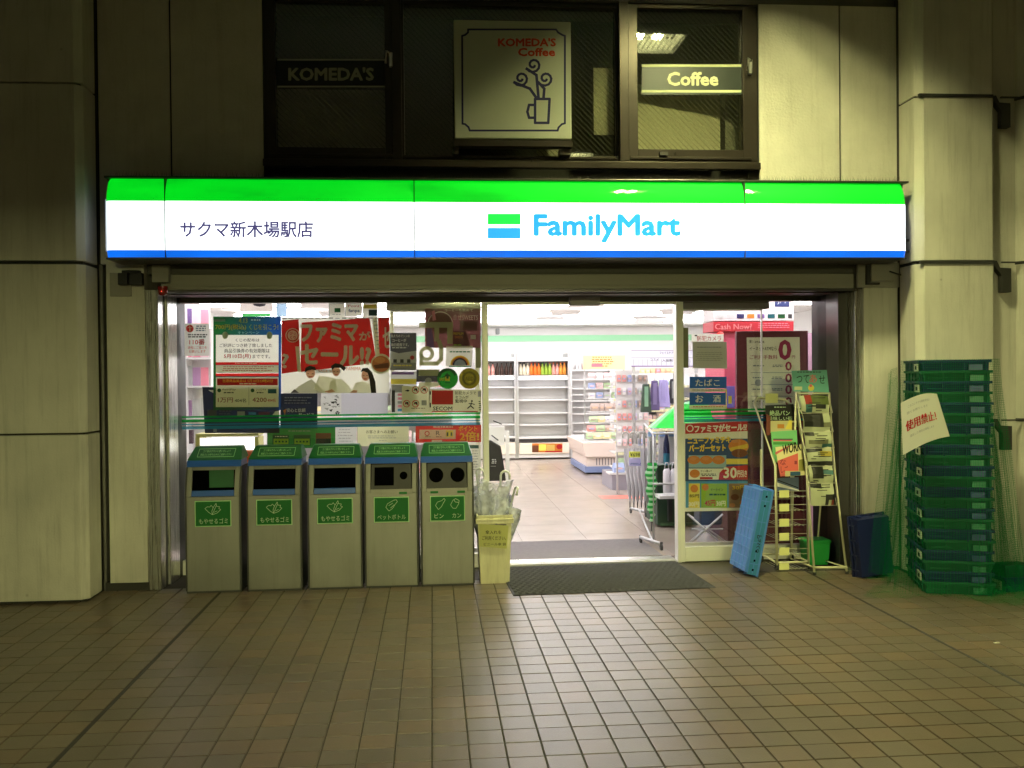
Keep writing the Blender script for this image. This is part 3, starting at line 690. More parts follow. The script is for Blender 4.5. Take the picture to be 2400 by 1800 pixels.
        if kind == 'pet':
            hh.face([onf(.19, zf+.032, .0015), onf(.55, zf+.032, .0015), onf(.55, zo-.025, .0015), onf(.19, zo-.025, .0015)]); disc(.73, zf+.10, .028)
        else:
            disc(.30, zf+.098, .052); disc(.70, zf+.098, .052)
        hh.build('opening', t)
        nn = MB(st_green)
        for u in ((.72,) if kind == 'pet' else (.26, .76)): nn.box(x0+BW*u-.028, x0+BW*u+.028, yf-.0022, yf-.0006, zf-.030, zf-.014)
        nn.build('small_sticker', t)
    # plaque
    s_ = MB(st_line); X0, X1, Z0, Z1 = x0+.075, x1-.072, zf-.225, zf-.055
    y = yf-.0012
    s_.box(X0-.006, X1+.006, y, yf-.0002, Z0-.006, Z1+.006); s_.use(st_green).box(X0, X1, y-.0009, y-.0001, Z0, Z1)
    def ln(pts, wd=.0032):
        for (a, b1), (c1, d) in zip(pts, pts[1:]):
            l = hypot(c1-a, d-b1) or 1; nx, nz = -(d-b1)/l*wd/2, (c1-a)/l*wd/2
            s_.face([(a+nx, y-.0018, b1+nz), (c1+nx, y-.0018, d+nz), (c1-nx, y-.0018, d-nz), (a-nx, y-.0018, b1-nz)])
    s_.use(st_txt); cx = (X0+X1)/2; cz = Z0+.110
    def tx(st, a0, a1, z0, z1):
        vs, fs, _ = text_geo(st, .02); s_.raw([(a0+(a1-a0)*a, y-.0018, z0+(z1-z0)*b_) for a, b_ in vs], fs)
    if kind == 'burn':
        ln([(cx-.055, cz+.012), (cx-.038, cz+.025), (cx-.022, cz+.022), (cx-.012, cz+.034), (cx+.002, cz+.018), (cx+.022, cz+.048), (cx+.026, cz+.026), (cx+.046, cz+.024), (cx+.040, cz+.010), (cx+.054, cz+.004), (cx+.030, cz-.020), (cx-.004, cz-.032), (cx-.030, cz-.014), (cx-.055, cz+.012)])
        ln([(cx+.002, cz+.018), (cx-.008, cz-.008), (cx-.004, cz-.032)]); ln([(cx+.022, cz+.03), (cx-.004, cz-.03)]); ln([(cx+.03, cz-.005), (cx+.008, cz-.016)])
        tx('もやせるゴミ', X0+.022, X1-.018, Z0+.014, Z0+.052)
    elif kind == 'pet':
        ln([(cx-.04, cz-.008), (cx-.028, cz+.018), (cx+.016, cz+.042), (cx+.034, cz+.046), (cx+.042, cz+.032), (cx+.030, cz+.018), (cx+.006, cz-.018), (cx-.018, cz-.034), (cx-.04, cz-.008)])
        ln([(cx-.02, cz+.004), (cx+.01, cz+.022)]); ln([(cx-.008, cz-.014), (cx+.02, cz+.01)])
        tx('ペットボトル', X0+.018, X1-.018, Z0+.014, Z0+.05)
    else:
        for sx, can in ((-.052, 0), (.052, 1)):
            c_ = cx+sx
            if can: ln([(c_-.03, cz), (c_-.012, cz+.034), (c_+.006, cz+.044), (c_+.032, cz+.030), (c_+.028, cz+.006), (c_+.008, cz-.026), (c_-.014, cz-.024), (c_-.03, cz)]); ln([(c_-.006, cz+.036), (c_+.004, cz+.02), (c_+.03, cz+.016)])
            else: ln([(c_-.034, cz-.002), (c_-.020, cz+.022), (c_+.012, cz+.032), (c_+.028, cz+.048), (c_+.036, cz+.036), (c_+.022, cz+.014), (c_+.008, cz-.012), (c_-.014, cz-.032), (c_-.034, cz-.002)])
        tx('ビン', X0+.025, X0+.09, Z0+.016, Z0+.05); tx('カン', X1-.085, X1-.022, Z0+.016, Z0+.05)
    pq = s_.build('plaque', t)
    t.rotation_euler = (0, 0, radians([.6, -.4, .9, -.7, .3][i]))
    return t
bx_ = [(-1.741, 'burn', 'litter bin with green flap in its opening, at the left end of the row'), (-1.318, 'burn', 'litter bin for burnable waste, between the green-flapped one and the middle bin'),
       (-.894, 'burn', 'burnable waste bin standing beside the PET bottle bin'), (-.494, 'pet', 'PET bottle bin with a square and a small round hole'),
       (-.094, 'can', 'glass and can bin with two round holes beside the umbrella bin')]
for i, (x, k, l) in enumerate(bx_): bin_at(i, x, 6.925+.004*i, k, l)

# ------------------------------------------------------------------ umbrella bin
ub_m = mat('bin_cream_plastic', (.74, .71, .47), rough=.45, var=.08, scale=6, dirt=((.22, .16, .08), .3, .45))
ub = thing('umbrella_bin', 'cream plastic pail with paper notice holding umbrellas beside the bins', 'umbrella bin', (.446, 7.09, 0))
def loft(mb, levels, cx, cy):   # levels: (z, half x, half y)
    n = len(levels)
    vs = [(cx+sx*hx, cy+sy*hy, z) for z, hx, hy in levels for sx, sy in ((-1, -1), (1, -1), (1, 1), (-1, 1))]
    mb.raw(vs, [(i*4+k, i*4+(k+1) % 4, (i+1)*4+(k+1) % 4, (i+1)*4+k) for i in range(n-1) for k in range(4)]); return mb
mb = MB(ub_m); loft(mb, [(0, .105, .105), (.44, .123, .123), (.46, .123, .123), (.46, .128, .128), (.50, .132, .132), (.50, .120, .120), (.1, .10, .10)], .440, 7.09)
mb.face([(.335, 6.985, .0), (.335, 7.195, 0), (.545, 7.195, 0), (.545, 6.985, 0)])
mb.build('pail', ub, bevel=.004)
MB(ub_m).box(.30, .58, 6.95, 7.23, .462, .476).box(.302, .578, 6.954, 6.962, .44, .462).build('rim', ub, bevel=.003)
MB(steel_dark).box(.37, .51, 6.962, 6.968, .335-.03, .345-.03).box(.355, .525, 6.960, 6.966, .425, .433).build('slot', ub)
notice = P('notice_yellowed', (205, 205, 135), rough=.8); ink = P('ink_black', (28, 28, 26)); ink_b = P('ink_bluegrey', (80, 95, 105))
p = Print(6.957); p.quad([(1124, 1281), (1188, 1286), (1192, 1232), (1123, 1228)], notice).lift()
p.T('傘入れを', 1138, 1243, 1175, 1252, ink, .015); p.T('ご利用ください。', 1130, 1256, 1186, 1266, ink, .012); p.T('ビニール傘 袋', 1134, 1272, 1186, 1279, ink, .01)
p.build('paper_notice', 'yellowed paper notice taped on the umbrella bin', 'notice')
vinyl = clear_mat('clear_vinyl', tint=(.93, .95, .96), gloss=.12, rough=.12, alpha=.48, dif=(.80, .82, .92), noise=14)
handle_w = mat('umbrella_handle_white', (.72, .74, .70), rough=.35)
def umbrella(name, label, cat, base, top, r, mat_c, mat_h, hook_dir=(1, 0, 0), group=None, hook=.05, tip=None, ribs=8):
    """folded umbrella: base (ferrule) at the bottom, hook handle at the top"""
    base, top = Vector(base), Vector(top); d = (top-base); L = d.length; d.normalize()
    t = thing(name, label, cat, tuple(base), group)
    h = Vector(hook_dir).normalized()
    mb = MB(mat_h); mb.tube([base+d*(L*.03), base+d*L*.97], .0045, 6)
    pts = [base+d*(L*.84), base+d*(L*.96)] + [base+d*(L*.96)+h*hook*(1-cos(a))+d*hook*sin(a) for a in [pi*k/6 for k in range(1, 7)]] + [base+d*(L*.96)+h*hook*2-d*.03]
    mb.tube(pts, .009, 8); mb.build('handle', t)
    a = d.cross(Vector((0, 1, 0))).normalized(); b = d.cross(a); n = 24
    mb = MB(mat_c); mb.smooth = True
    rings = []
    for f, rr in ((.06, .12), (.2, .45), (.45, .8), (.68, 1.0), (.78, .95)):
        rings.append([base+d*(L*f) + (a*cos(2*pi*k/n)+b*sin(2*pi*k/n))*r*rr*(1+.30*cos(2*pi*k*ribs/n/1.0*1.0+f*3)) for k in range(n)])
    mb.raw([q for g in rings for q in g], [(i*n+k, i*n+(k+1) % n, (i+1)*n+(k+1) % n, (i+1)*n+k) for i in range(4) for k in range(n)])
    mb.build('canopy', t)
    MB(tip or mat_h).tube([base, base+d*(L*.09)], [.004, .008], 8).build('tip', t)
    return t
umbrella('clear_umbrella', 'clear umbrella at the back right of the cream pail, white hook handle highest', 'umbrella', (.47, 7.12, .02), (.50, 7.13, .80), .075, vinyl, handle_w, (1, 0, 0), hook=.033)
umbrella('clear_umbrella', 'clear umbrella leaning rightmost out of the cream pail', 'umbrella', (.43, 7.05, .02), (.60, 7.06, .69), .07, vinyl, handle_w, (.3, -1, 0), hook=.03)
umbrella('clear_umbrella', 'clear umbrella leaning left in the cream pail against the last bin', 'umbrella', (.42, 7.10, .02), (.315, 7.12, .83), .075, vinyl, handle_w, (.8, -.5, 0), hook=.03)
# bunched vinyl bag hanging over the rim
mb = MB(vinyl); mb.smooth = True; n = 36
rings = []
for z, r in ((.43, .136), (.50, .122), (.58, .118), (.66, .135), (.72, .150)):
    rings.append([(.435+r*cos(2*pi*k/n)*(1+.10*sin(5*2*pi*k/n+z*9)), 7.09+r*.9*sin(2*pi*k/n)*(1+.12*sin(7*2*pi*k/n)), z+.018*sin(3*2*pi*k/n+1)) for k in range(n)])
mb.raw([q for g in rings for q in g], [(i*n+k, i*n+(k+1) % n, (i+1)*n+(k+1) % n, (i+1)*n+k) for i in range(4) for k in range(n)])
mb.build('plastic_bag', None, None, 'clear plastic bag bunched in the top of the umbrella bin', 'plastic bag')

# ------------------------------------------------------------------ mats
def mat_rug(name, M, x0, x1, y0, y1, h, rz, label, z=0.0):
    cx, cy = (x0+x1)/2, (y0+y1)/2
    t = thing(name, label, 'door mat', (cx, cy, z), None, radians(rz))
    MB(M).box(-(x1-x0)/2, (x1-x0)/2, -(y1-y0)/2, (y1-y0)/2, 0, h).build('rubber_base', t, local=True, bevel=.003)
    return t
rub = mat('mat_rubber', (.010, .010, .014), rough=.7)
rib = mat('mat_rib', (.052, .052, .066), rough=.75, var=.25, scale=30)
t = mat_rug('door_mat', rub, .515, 1.955, 6.60, 7.57, .006, 2.6, 'dark ribbed entrance mat lying on the tiles outside the doorway')
mb = MB(rib); nn = 46
for j in range(nn):     # wavy chevron ribs across the mat
    y = -.485+.015+j*(.94/nn)
    n = 58
    for k in range(n):
        xa, xb = -.705+1.41*k/n, -.705+1.41*(k+1)/n
        fl_p = (k+(j*7) % 5) % 2; jt = random.uniform(-.002, .002)
        ya = y+jt+(.006 if fl_p else -.006); yb = y+jt+(-.006 if fl_p else .006)
        mb.raw([(xa, ya-.006, .006), (xb, yb-.006, .006), (xb, yb+.006, .006), (xa, ya+.006, .006), (xa, ya, .012), (xb, yb, .012)], [(0, 1, 5, 4), (4, 5, 2, 3)])
mb.build('ribs', t, kind='stuff', local=True)
carp = mat('mat_carpet', (.16, .145, .14), rough=.95, var=.35, scale=26, stretch=(1, 4, 1), bump=.8, bscale=120)
t = mat_rug('door_mat', carp, .62, 1.885, 7.84, 8.66, .009, .8, 'grey carpet mat on the shop floor just inside the doorway')

# ------------------------------------------------------------------ blue bread crate leaning by the window
cr_lblue = mat('crate_light_blue', (.075, .22, .62), rough=.4, var=.12, scale=9); cr_teal = mat('crate_teal', (.035, .20, .40), rough=.4, var=.1, scale=9)
def crate_mesh(mb, wx, wy, h, ribs=True, holes=None):
    """bread crate, origin at the centre of its base: floor, four flared walls, rim, ribs"""
    a, b = wx/2, wy/2; th = .008; f = .020
    def wall(p0, p1, q0, q1): pass
    mb.box(-a+f, a-f, -b+f, b-f, 0, .008)
    for s in (-1, 1):
        mb.prism([(s*(b-f), 0), (s*(b-f-th), .004), (s*(b-.018-th*.2), h-.018), (s*(b-.018+th*.6), h-.018)], 0, -a+f, a-f)
        mb.prism([(s*(a-f), 0), (s*(a-f-th), .004), (s*(a-.018-th*.2), h-.018), (s*(a-.018+th*.6), h-.018)], 1, -b+f, b-f)
        mb.box(-a, a, s*b-(.016 if s > 0 else 0), s*b+(0 if s > 0 else .016), h-.018, h)
        mb.box(s*a-(.016 if s > 0 else 0), s*a+(0 if s > 0 else .016), -b+.017, b-.017, h-.018, h)
        if ribs:
            for x in (-.36, -.12, .12, .36): mb.box(wx*x-.004, wx*x+.004, s*(b-.004)-.004, s*(b-.004)+.004, .01, h-.019)
            for y in (-.3, 0, .3): mb.box(s*(a-.004)-.004, s*(a-.004)+.004, wy*y-.004, wy*y+.004, .01, h-.019)
            mb.box(-a+.02, a-.02, s*(b-.003)-.003, s*(b-.003)+.003, h*.42, h*.5)
    return mb
bc = thing('bread_crate', 'light blue plastic crate stood on its end leaning beside the magazine rack', 'crate', (2.32, 7.20, 0))
M1 = Matrix.Translation((2.325, 7.11, .010)) @ Matrix.Rotation(radians(11.5), 4, 'Y') @ Matrix.Rotation(radians(4), 4, 'Z') @ Matrix.Translation((0, 0, .33)) @ Matrix.Rotation(radians(90), 4, 'Y') 
mb = MB(cr_lblue); tmp = MB(cr_lblue); crate_mesh(tmp, .655, .36, .095)
tmp.v = [M1 @ (Vector(v)-Vector((0, 0, .048))) for v in tmp.v]
o = tmp.build('crate_body', bc, bevel=.003)
tmp = MB(cr_teal); tmp.box(-.315, .315, -.179, -.173, .010, .077)
slots = MB(bin_in)
for x_ in (-.27, -.20, .14, .21, .28): slots.box(x_-.008, x_+.008, -.1805, -.1791, .036, .050)
slots.v = [M1 @ (Vector(v)-Vector((0, 0, .048))) for v in slots.v]; slots.build('hand_slot', bc, kind='stuff')
rb_ = MB(mat('crate_scuffed_blue', (.09, .27, .60), rough=.5, var=.2, scale=14))
for k_ in range(5): rb_.box(-.30, .30, -.15+.07*k_, -.143+.07*k_, -.004, .001)
for k_ in range(9): rb_.box(-.29+.07*k_, -.284+.07*k_, -.16, .16, -.004, .0005)
rb_.v = [M1 @ (Vector(v)-Vector((0, 0, .048))) for v in rb_.v]; rb_.build('underside_rib', bc, kind='stuff')
vs, fs, _ = text_geo('Pasco', .03); 
tmp.v = [M1 @ (Vector(v)-Vector((0, 0, .048))) for v in tmp.v]; tmp.build('side_strip', bc)
tmp = MB(ink)
vs2 = [(0.02-.12*a, -.2785, .035+.035*b_) for a, b_ in vs]
vs2 = [(.02+.13*a, -.1805, .028+.035*(1-b_)) for a, b_ in vs]
tmp.raw([M1 @ (Vector(v)-Vector((0, 0, .048))) for v in vs2], fs); tmp.build('lettering', bc)

# ------------------------------------------------------------------ magazine racks
rk = mat('rack_cream_tube', (.66, .63, .42), rough=.4); tagc = P('shelf_card_yellow', (225, 225, 150)); wire = mat('rack_wire', (.55, .53, .40), rough=.4, metal=.2)
castor = mat('castor_black', (.02, .02, .02), rough=.5)
def wheel(parent, x, y, r=.022):
    mb = MB(castor); mb.raw([(x+dx, y+r*cos(a), r+r*sin(a)) for dx in (-.009, .009) for a in [2*pi*k/12 for k in range(12)]], [tuple(range(12)), tuple(range(23, 11, -1))]+[(k, k+12, (k+1) % 12+12, (k+1) % 12) for k in range(12)])
    mb.box(x-.012, x+.012, y-.006, y+.006, r, r*2.4); return mb.build('castor', parent)
R1 = thing('magazine_rack', 'cream tube rack with leaning free magazines and yellow shelf cards', 'rack', (2.73, 7.25, 0))
yF = 7.16
a0, a1 = at(1821, 1337, yF), at(1818, 1092, yF); a2 = at(1767, 944, 7.46)
b0, b1 = at(1895, 1335, yF), at(1892, 1112, yF); b2 = at(1866, 958, 7.46)
top1, top2 = at(1776, 932, 7.47), at(1838, 936, 7.47)
MB(rk).tube([a0, a1, a2, top1, top2, b2, b1, b0], .0105, 8).build('frame_tube', R1)
yB = 7.50
MB(rk).tube([(a0.x, yB, .05), (a0.x, yB, .9)], .009, 8).tube([(b0.x, yB, .05), (b0.x, yB, .9)], .009, 8).tube([(a0.x, yF, .06), (a0.x, yB, .06), (b0.x, yB, .06), (b0.x, yF, .06), (a0.x, yF, .06)], .008, 8).build('frame_tube', R1)
for x in (a0.x, b0.x):
    for y in (yF, yB): wheel(R1, x, y)
cards = [1158, 1190, 1225, 1258, 1293, 1327]
for i, y in enumerate(cards):
    q0, q1 = at(1826, y-9, yF), at(1849, y+8, yF)
    MB(tagc).box(q0.x, q1.x, yF-.006, yF-.002, q1.z, q0.z).build('shelf_card', R1)
    mb = MB(wire); z = (q0.z+q1.z)/2
    for zz in (z-.02, z+.02): mb.tube([(a0.x, yF, zz), (b0.x, yF, zz)], .0025, 5)
    for k in range(7):
        xx_ = a0.x+.03+(b0.x-a0.x-.06)*k/6; mb.tube([(xx_, yF, z-.02), (xx_, yF+.02, z-.03), (xx_, yB, z-.035)], .002, 5)
    mb.tube([(a0.x, yB, z+.02), (b0.x, yB, z+.02)], .0025, 5).build('wire_shelf', R1)
R2 = thing('newspaper_rack', 'cream A-frame rack with six pockets of folded newspapers under a teal placard', 'rack', (2.95, 7.15, 0))
y0_, y1_ = 6.97, 7.28
c0, c1, c2 = at(1909, 1347, y0_), at(1889, 1086, 7.16), at(1866, 922, y1_)
d0, d1, d2 = at(1985, 1347, y0_), at(1957, 1112, 7.13), at(1944, 922, y1_)
MB(rk).tube([c0, c1, c2, d2, d1, d0], .0095, 8).build('frame_tube', R2)
mb = MB(rk); mb.tube([c0+Vector((0, 0, .055)), d0+Vector((0, 0, .055))], .008, 8)
c3, d3 = Vector((c0.x+.02, 7.50, .02)), Vector((d0.x-.02, 7.50, .02))
mb.tube([c3, c2], .008, 8).tube([d3, d2], .008, 8).tube([c3, d3], .007, 8).tube([c0+Vector((0, 0, .055)), c3], .006, 8).tube([d0+Vector((0, 0, .055)), d3], .006, 8).build('back_leg', R2)
for x, y in ((c0.x, c0.y), (d0.x, d0.y), (c3.x, 7.5), (d3.x, 7.5)): MB(castor).cyl((x, y, 0), .014, .02, 10).build('foot', R2)
# pockets and papers
paper_m = P('newsprint', (178, 182, 150), rough=.85, var=.10, scale=14); photo_d = P('newsprint_photo', (34, 34, 28)); photo_w = P('newsprint_dim', (110, 110, 82)); photo_r = P('newsprint_red', (140, 40, 30)); photo_b = P('newsprint_teal', (60, 105, 105)); photo_g = P('newsprint_green', (80, 92, 40))
def lerp(a, b, f): return a+(b-a)*f
nlab = ['folded newspaper in the top pocket with a small red picture', 'folded newspaper second from the top with a large dark photo', 'folded newspaper in the third pocket from the top', 'folded newspaper in the fourth pocket with a yellow stripe', 'folded newspaper second from the bottom of the rack', 'folded newspaper in the lowest pocket with large black headline']
ys = [928, 966, 1010, 1048, 1090, 1130, 1182]
for i in range(6):
    yt, yb = ys[i], ys[i+1]+2
    f = lambda y: lerp(7.255, 7.08, (y-920)/270)
    xl = 1874+ (yt-928)*.115; xr = 1941+(yt-928)*.05
    Yp = f((yt+yb)/2)
    p = Print(Yp, .0012)
    # bulging paper: strips
    mbp = MB(paper_m); mbp.smooth = True; n = 8; cols_ = []
    P0, P1 = at(xl, yt, f(yt)), at(xr, yt-1, f(yt)); Q0, Q1 = at(xl+5, yb, f(yb)), at(xr+2, yb, f(yb))
    vs = []
    for r in range(5):
        for k in range(n+1):
            u = k/n; v = r/4
            q = lerp(lerp(P0, P1, u), lerp(Q0, Q1, u), v)
            bul = .028*sin(pi*v)*(.8+.3*sin(u*5+i*2))+.006*sin(u*11+i)
            vs.append((q.x, q.y-bul, q.z+.008*sin(u*4+i*1.7)*(1-v)))
    fs = [(r*(n+1)+k, r*(n+1)+k+1, (r+1)*(n+1)+k+1, (r+1)*(n+1)+k) for r in range(4) for k in range(n)]
    mbp.raw(vs, fs); mbp.raw([(x, y+.018, z) for x, y, z in vs], [f_[::-1] for f_ in fs])
    # printed areas as patches of the same curved sheet
    rnd = random.Random(i*5+2)
    def patch(k0, k1, r0, r1, m, j=.0016):
        mbp.use(m)
        for r in range(r0, r1):
            for k in range(k0, k1):
                ids = [r*(n+1)+k, r*(n+1)+k+1, (r+1)*(n+1)+k+1, (r+1)*(n+1)+k]; mbp.raw([(vs[a][0], vs[a][1]-j, vs[a][2]) for a in ids], [(0, 1, 2, 3)])
    if i == 0: patch(1, 3, 0, 2, photo_r); patch(1, 3, 2, 4, photo_b); patch(3, 8, 0, 2, photo_g); patch(4, 7, 2, 3, photo_d)
    elif i == 1: patch(0, 6, 0, 3, photo_d); patch(6, 8, 2, 3, photo_w)
    elif i == 2: patch(0, 3, 0, 1, photo_d); patch(1, 7, 2, 3, photo_w); patch(5, 8, 3, 4, photo_b)
    elif i == 3: patch(0, 5, 0, 1, photo_d); patch(0, 8, 3, 4, photo_d); patch(4, 8, 1, 2, P('newsprint_yellow', (170, 150, 50)))
    elif i == 4: patch(1, 5, 0, 3, photo_d); patch(5, 8, 1, 2, photo_b)
    else: patch(0, 4, 0, 1, photo_d); patch(5, 8, 2, 3, photo_d); patch(5, 6, 3, 4, photo_d); patch(7, 8, 3, 4, photo_r)
    mbp.smooth = False; mbp.use(photo_d)
    for l in range(5):
        r_ = rnd.uniform(.3, 3.6); u0 = rnd.uniform(.05, .5); u1 = min(.97, u0+rnd.uniform(.2, .5)); v = r_/4
        q0, q1 = lerp(lerp(P0, P1, u0), lerp(Q0, Q1, u0), v), lerp(lerp(P0, P1, u1), lerp(Q0, Q1, u1), v)
        o_ = .028*sin(pi*v)*1.05+.012
        mbp.face([(q0.x, q0.y-o_, q0.z), (q1.x, q1.y-o_, q1.z), (q1.x, q1.y-o_, q1.z+.006), (q0.x, q0.y-o_, q0.z+.006)])
    mbp.build('newspaper', None, None, nlab[i], 'newspaper', 'folded newspapers in the rack')
    wb = MB(wire); zz = Q0.z
    wb.tube([(Q0.x-.02, Q0.y+.01, zz+.05), (Q0.x-.015, Q0.y-.03, zz), (Q1.x+.015, Q1.y-.03, zz), (Q1.x+.02, Q1.y+.01, zz+.05)], .003, 6); wb.build('wire_pocket', R2)
teal = P('placard_teal', (110, 180, 165)); pinkr = P('placard_pink', (225, 110, 110)); yel = P('placard_yellow', (235, 215, 90))
p = Print(7.27); p.quad([(1859, 917), (1943, 920), (1938, 867), (1855, 869)], teal).lift()
p.T('つて', 1867, 879, 1896, 898, ink, .0); p.T('せ', 1919, 880, 1934, 899, ink, .0); p.T('あ', 1897, 878, 1914, 897, pinkr, .03)
p.Cc(1901, 909, 7, yel); p.Cc(1900, 904, 3.5, pinkr); p.lines(1868, 871, 1928, 875, 1, ink, 2, .1); p.R(1862, 906, 1880, 914, cream_l)
p.mb.build('placard', R2)
MB(rk).tube([at(1905, 920, 7.285), at(1905, 900, 7.285)], .005, 6).build('placard_stem', R2)

# magazines on the first rack
p = Print(7.40); p.quad([(1795, 1000), (1872, 1000), (1860, 947), (1793, 950)], P('mag_black', (24, 26, 24))).lift()
p.T('絶品パン', 1804, 962, 1851, 974, st_txt, .04); p.T('美味しい街', 1800, 976, 1857, 985, st_txt, .03); p.lines(1812, 953, 1842, 957, 1, st_txt, 2.5, .05)
p.R(1858, 986, 1868, 1000, P('mag_cream', (200, 190, 140))); p.build('magazine', 'black bread guide magazine with white headline in the rack', 'magazine', 'free magazines in the cream rack')
p = Print(7.37); p.quad([(1800, 1015), (1866, 1015), (1862, 986), (1800, 986)], P('mag_cream', (200, 190, 140))).lift(); p.R(1822, 994, 1838, 1004, P('mag_orange', (200, 130, 50))); p.quad([(1840, 1006), (1857, 1006), (1856, 986), (1850, 984)], yel)
p.R(1856, 990, 1866, 1008, P('mag_brown', (80, 60, 45))); p.quad([(1796, 1020), (1806, 1020), (1806, 975), (1796, 970)], P('mag_redbrown', (120, 60, 45)))
p.build('magazine', 'cream and orange food magazine tucked behind the green one', 'magazine', 'free magazines in the cream rack')
p = Print(7.31); p.quad([(1812, 1085), (1870, 1078), (1868, 1008), (1807, 1012)], P('mag_mint', (120, 195, 130))).lift(); p.R(1812, 1028, 1858, 1031, ink_b); p.R(1812, 1031, 1856, 1034, pinkr); p.R(1812, 1036, 1866, 1042, P('mag_green', (70, 150, 70)))
p.build('magazine', 'mint green magazine behind the pink one', 'magazine', 'free magazines in the cream rack')
p = Print(7.25); p.quad([(1829, 1117), (1894, 1112), (1884, 1040), (1817, 1048)], P('mag_cream2', (232, 222, 165))).lift()
p.quad([(1829, 1117), (1872, 1114), (1870, 1062), (1822, 1080)], P('mag_coral', (225, 105, 95))); p.quad([(1817, 1060), (1850, 1044), (1850, 1047), (1818, 1066)], pinkr).lift()
p.T('WORK', 1834, 1044, 1877, 1066, ink, .05, dy=-11); p.T('な', 1828, 1076, 1842, 1090, P('mag_rose', (150, 50, 60)), .03); p.T('しご', 1830, 1092, 1846, 1108, P('mag_rose', (150, 50, 60)), .03)
p.R(1862, 1080, 1868, 1088, P('mag_rose', (150, 50, 60))); p.quad([(1872, 1108), (1888, 1106), (1884, 1075), (1872, 1078)], P('mag_olive', (150, 145, 70)))
p.build('magazine', 'cream and coral job magazine headed WORK in front', 'magazine', 'free magazines in the cream rack')
p = Print(7.18); p.quad([(1840, 1117), (1896, 1113), (1895, 1103), (1840, 1104)], P('mag_cream', (200, 190, 140))).lift(); p.quad([(1852, 1115), (1876, 1114), (1876, 1105), (1852, 1106)], P('mag_navy', (40, 80, 110)))
p.mb.build('front_strip', R1)
p = Print(7.30); p.quad([(1820, 1150), (1872, 1150), (1872, 1118), (1818, 1121)], P('mag_bluegrey', (95, 110, 140))).lift(); p.quad([(1820, 1130), (1872, 1148), (1872, 1150), (1820, 1140)], white_p); p.line([(1822, 1125), (1870, 1143)], 2, ink)
p.build('magazine', 'blue grey magazine slumped low in the rack', 'magazine', 'free magazines in the cream rack')
# small card holder on the rack top
q0, q1 = at(1793, 945, 7.45), at(1822, 922, 7.45)
MB(tagc).box(q0.x, q1.x, 7.44, 7.446, q0.z, q1.z).build('card_holder', R1)
# green tub
gt = thing('green_tub', 'bright green plastic tub on the ground behind the newspaper rack', 'tub', (3.0, 7.40, 0))
gm = mat('tub_green', (.02, .36, .06), rough=.35)
loft(MB(gm), [(0, .075, .075), (.02, .08, .08), (.17, .095, .085), (.17, .085, .075), (.01, .07, .07)], 3.005, 7.40).build('tub_body', gt, bevel=.006)
loft(MB(gm), [(.171, .1, .09), (.19, .1, .09), (.197, .09, .08)], 3.005, 7.40).box(2.91, 3.1, 7.32, 7.48, .192, .197).build('lid', gt, bevel=.004)

# ------------------------------------------------------------------ bread crates, tall stack
cgreen = mat('crate_green', (.006, .085, .040), spec=.25, rough=.6, var=.2, scale=8); cnavy = mat('crate_navy', (.006, .022, .085), spec=.25, rough=.6, var=.2, scale=8)
P0 = Vector((3.309, 6.281, 0)); ang = radians(-17)
WX, WY, HC = .455, .62, .0715
ux = Vector((cos(ang), sin(ang), 0)); uy = Vector((-sin(ang), cos(ang), 0))
cen = P0 + ux*WX/2 + uy*WY/2
def make_crate(name, M, tagged):
    t = thing(name, 'x', 'crate', tuple(cen), 'bread crates in the tall stack', ang)
    mb = MB(M); crate_mesh(mb, WX, WY, HC+.012, ribs=False)
    for s in (-1, 1):
        mb.box(-WX*.5+.05, -WX*.12, s*(WY/2-.004)-.004, s*(WY/2-.004)+.004, .030, .037)
        for x in (-.20, -.08, .06, .20): mb.box(x-.004, x+.004, s*(WY/2-.006)-.003, s*(WY/2-.006)+.003, .005, HC-.006)
        for y in (-.24, -.12, 0, .12, .24): mb.box(s*(WX/2-.006)-.003, s*(WX/2-.006)+.003, y-.004, y+.004, .005, HC-.006)
        mb.box(s*(WX/2-.005)-.004, s*(WX/2-.005)+.004, -.22, .05, .030, .036)
    mb.build('crate_body', t, local=True)
    hp = MB(mat(M.name+'_grip', tuple(c*1.9 for c in M.node_tree.nodes['Principled BSDF'].inputs['Base Color'].default_value[:3]), rough=.4)); hp.box(.085, .17, -WY/2-.003, -WY/2+.004, .014, .052); hp.build('grip_panel', t, local=True)
    if tagged:
        tg = MB(P('crate_tag', (190, 195, 170))); tg.box(-WX/2-.002, -WX/2+.004, -WY/2+.04, -WY/2+.18, .008, .060)
        tg.use(ink).box(-WX/2-.003, -WX/2-.0021, -WY/2+.08, -WY/2+.14, .020, .045); tg.build('tag_plate', t, local=True)
    return t
order_w = ['topmost']+[w_+' from top' for w_ in 'second third fourth fifth sixth seventh eighth ninth tenth eleventh twelfth'.split()]
protoN = make_crate('bread_crate', cnavy, True); protoG = make_crate('bread_crate', cgreen, False)
NCR = 22
cN = cG = 0
for k in range(NCR):
    navy_ = (k % 2 == 0)     # from the top
    z = (NCR-1-k)*HC + (.012 if False else 0)
    src = protoN if navy_ else protoG
    o = src if (cN == 0 and navy_) or (cG == 0 and not navy_) else copy_tree(src)
    idx = cN if navy_ else cG
    o['label'] = ('navy' if navy_ else 'green')+' bread crate, '+order_w[idx]+' among the '+('navy' if navy_ else 'green')+' ones of the netted stack'
    o.location = (cen.x+random.uniform(-.005, .005)-.002*(NCR-k)*.3, cen.y+random.uniform(-.005, .005), z+.002)
    o.rotation_euler = (0, 0, ang+radians(random.uniform(-.8, .8)))
    if navy_: cN += 1
    else: cG += 1
TOPZ = NCR*HC+.014
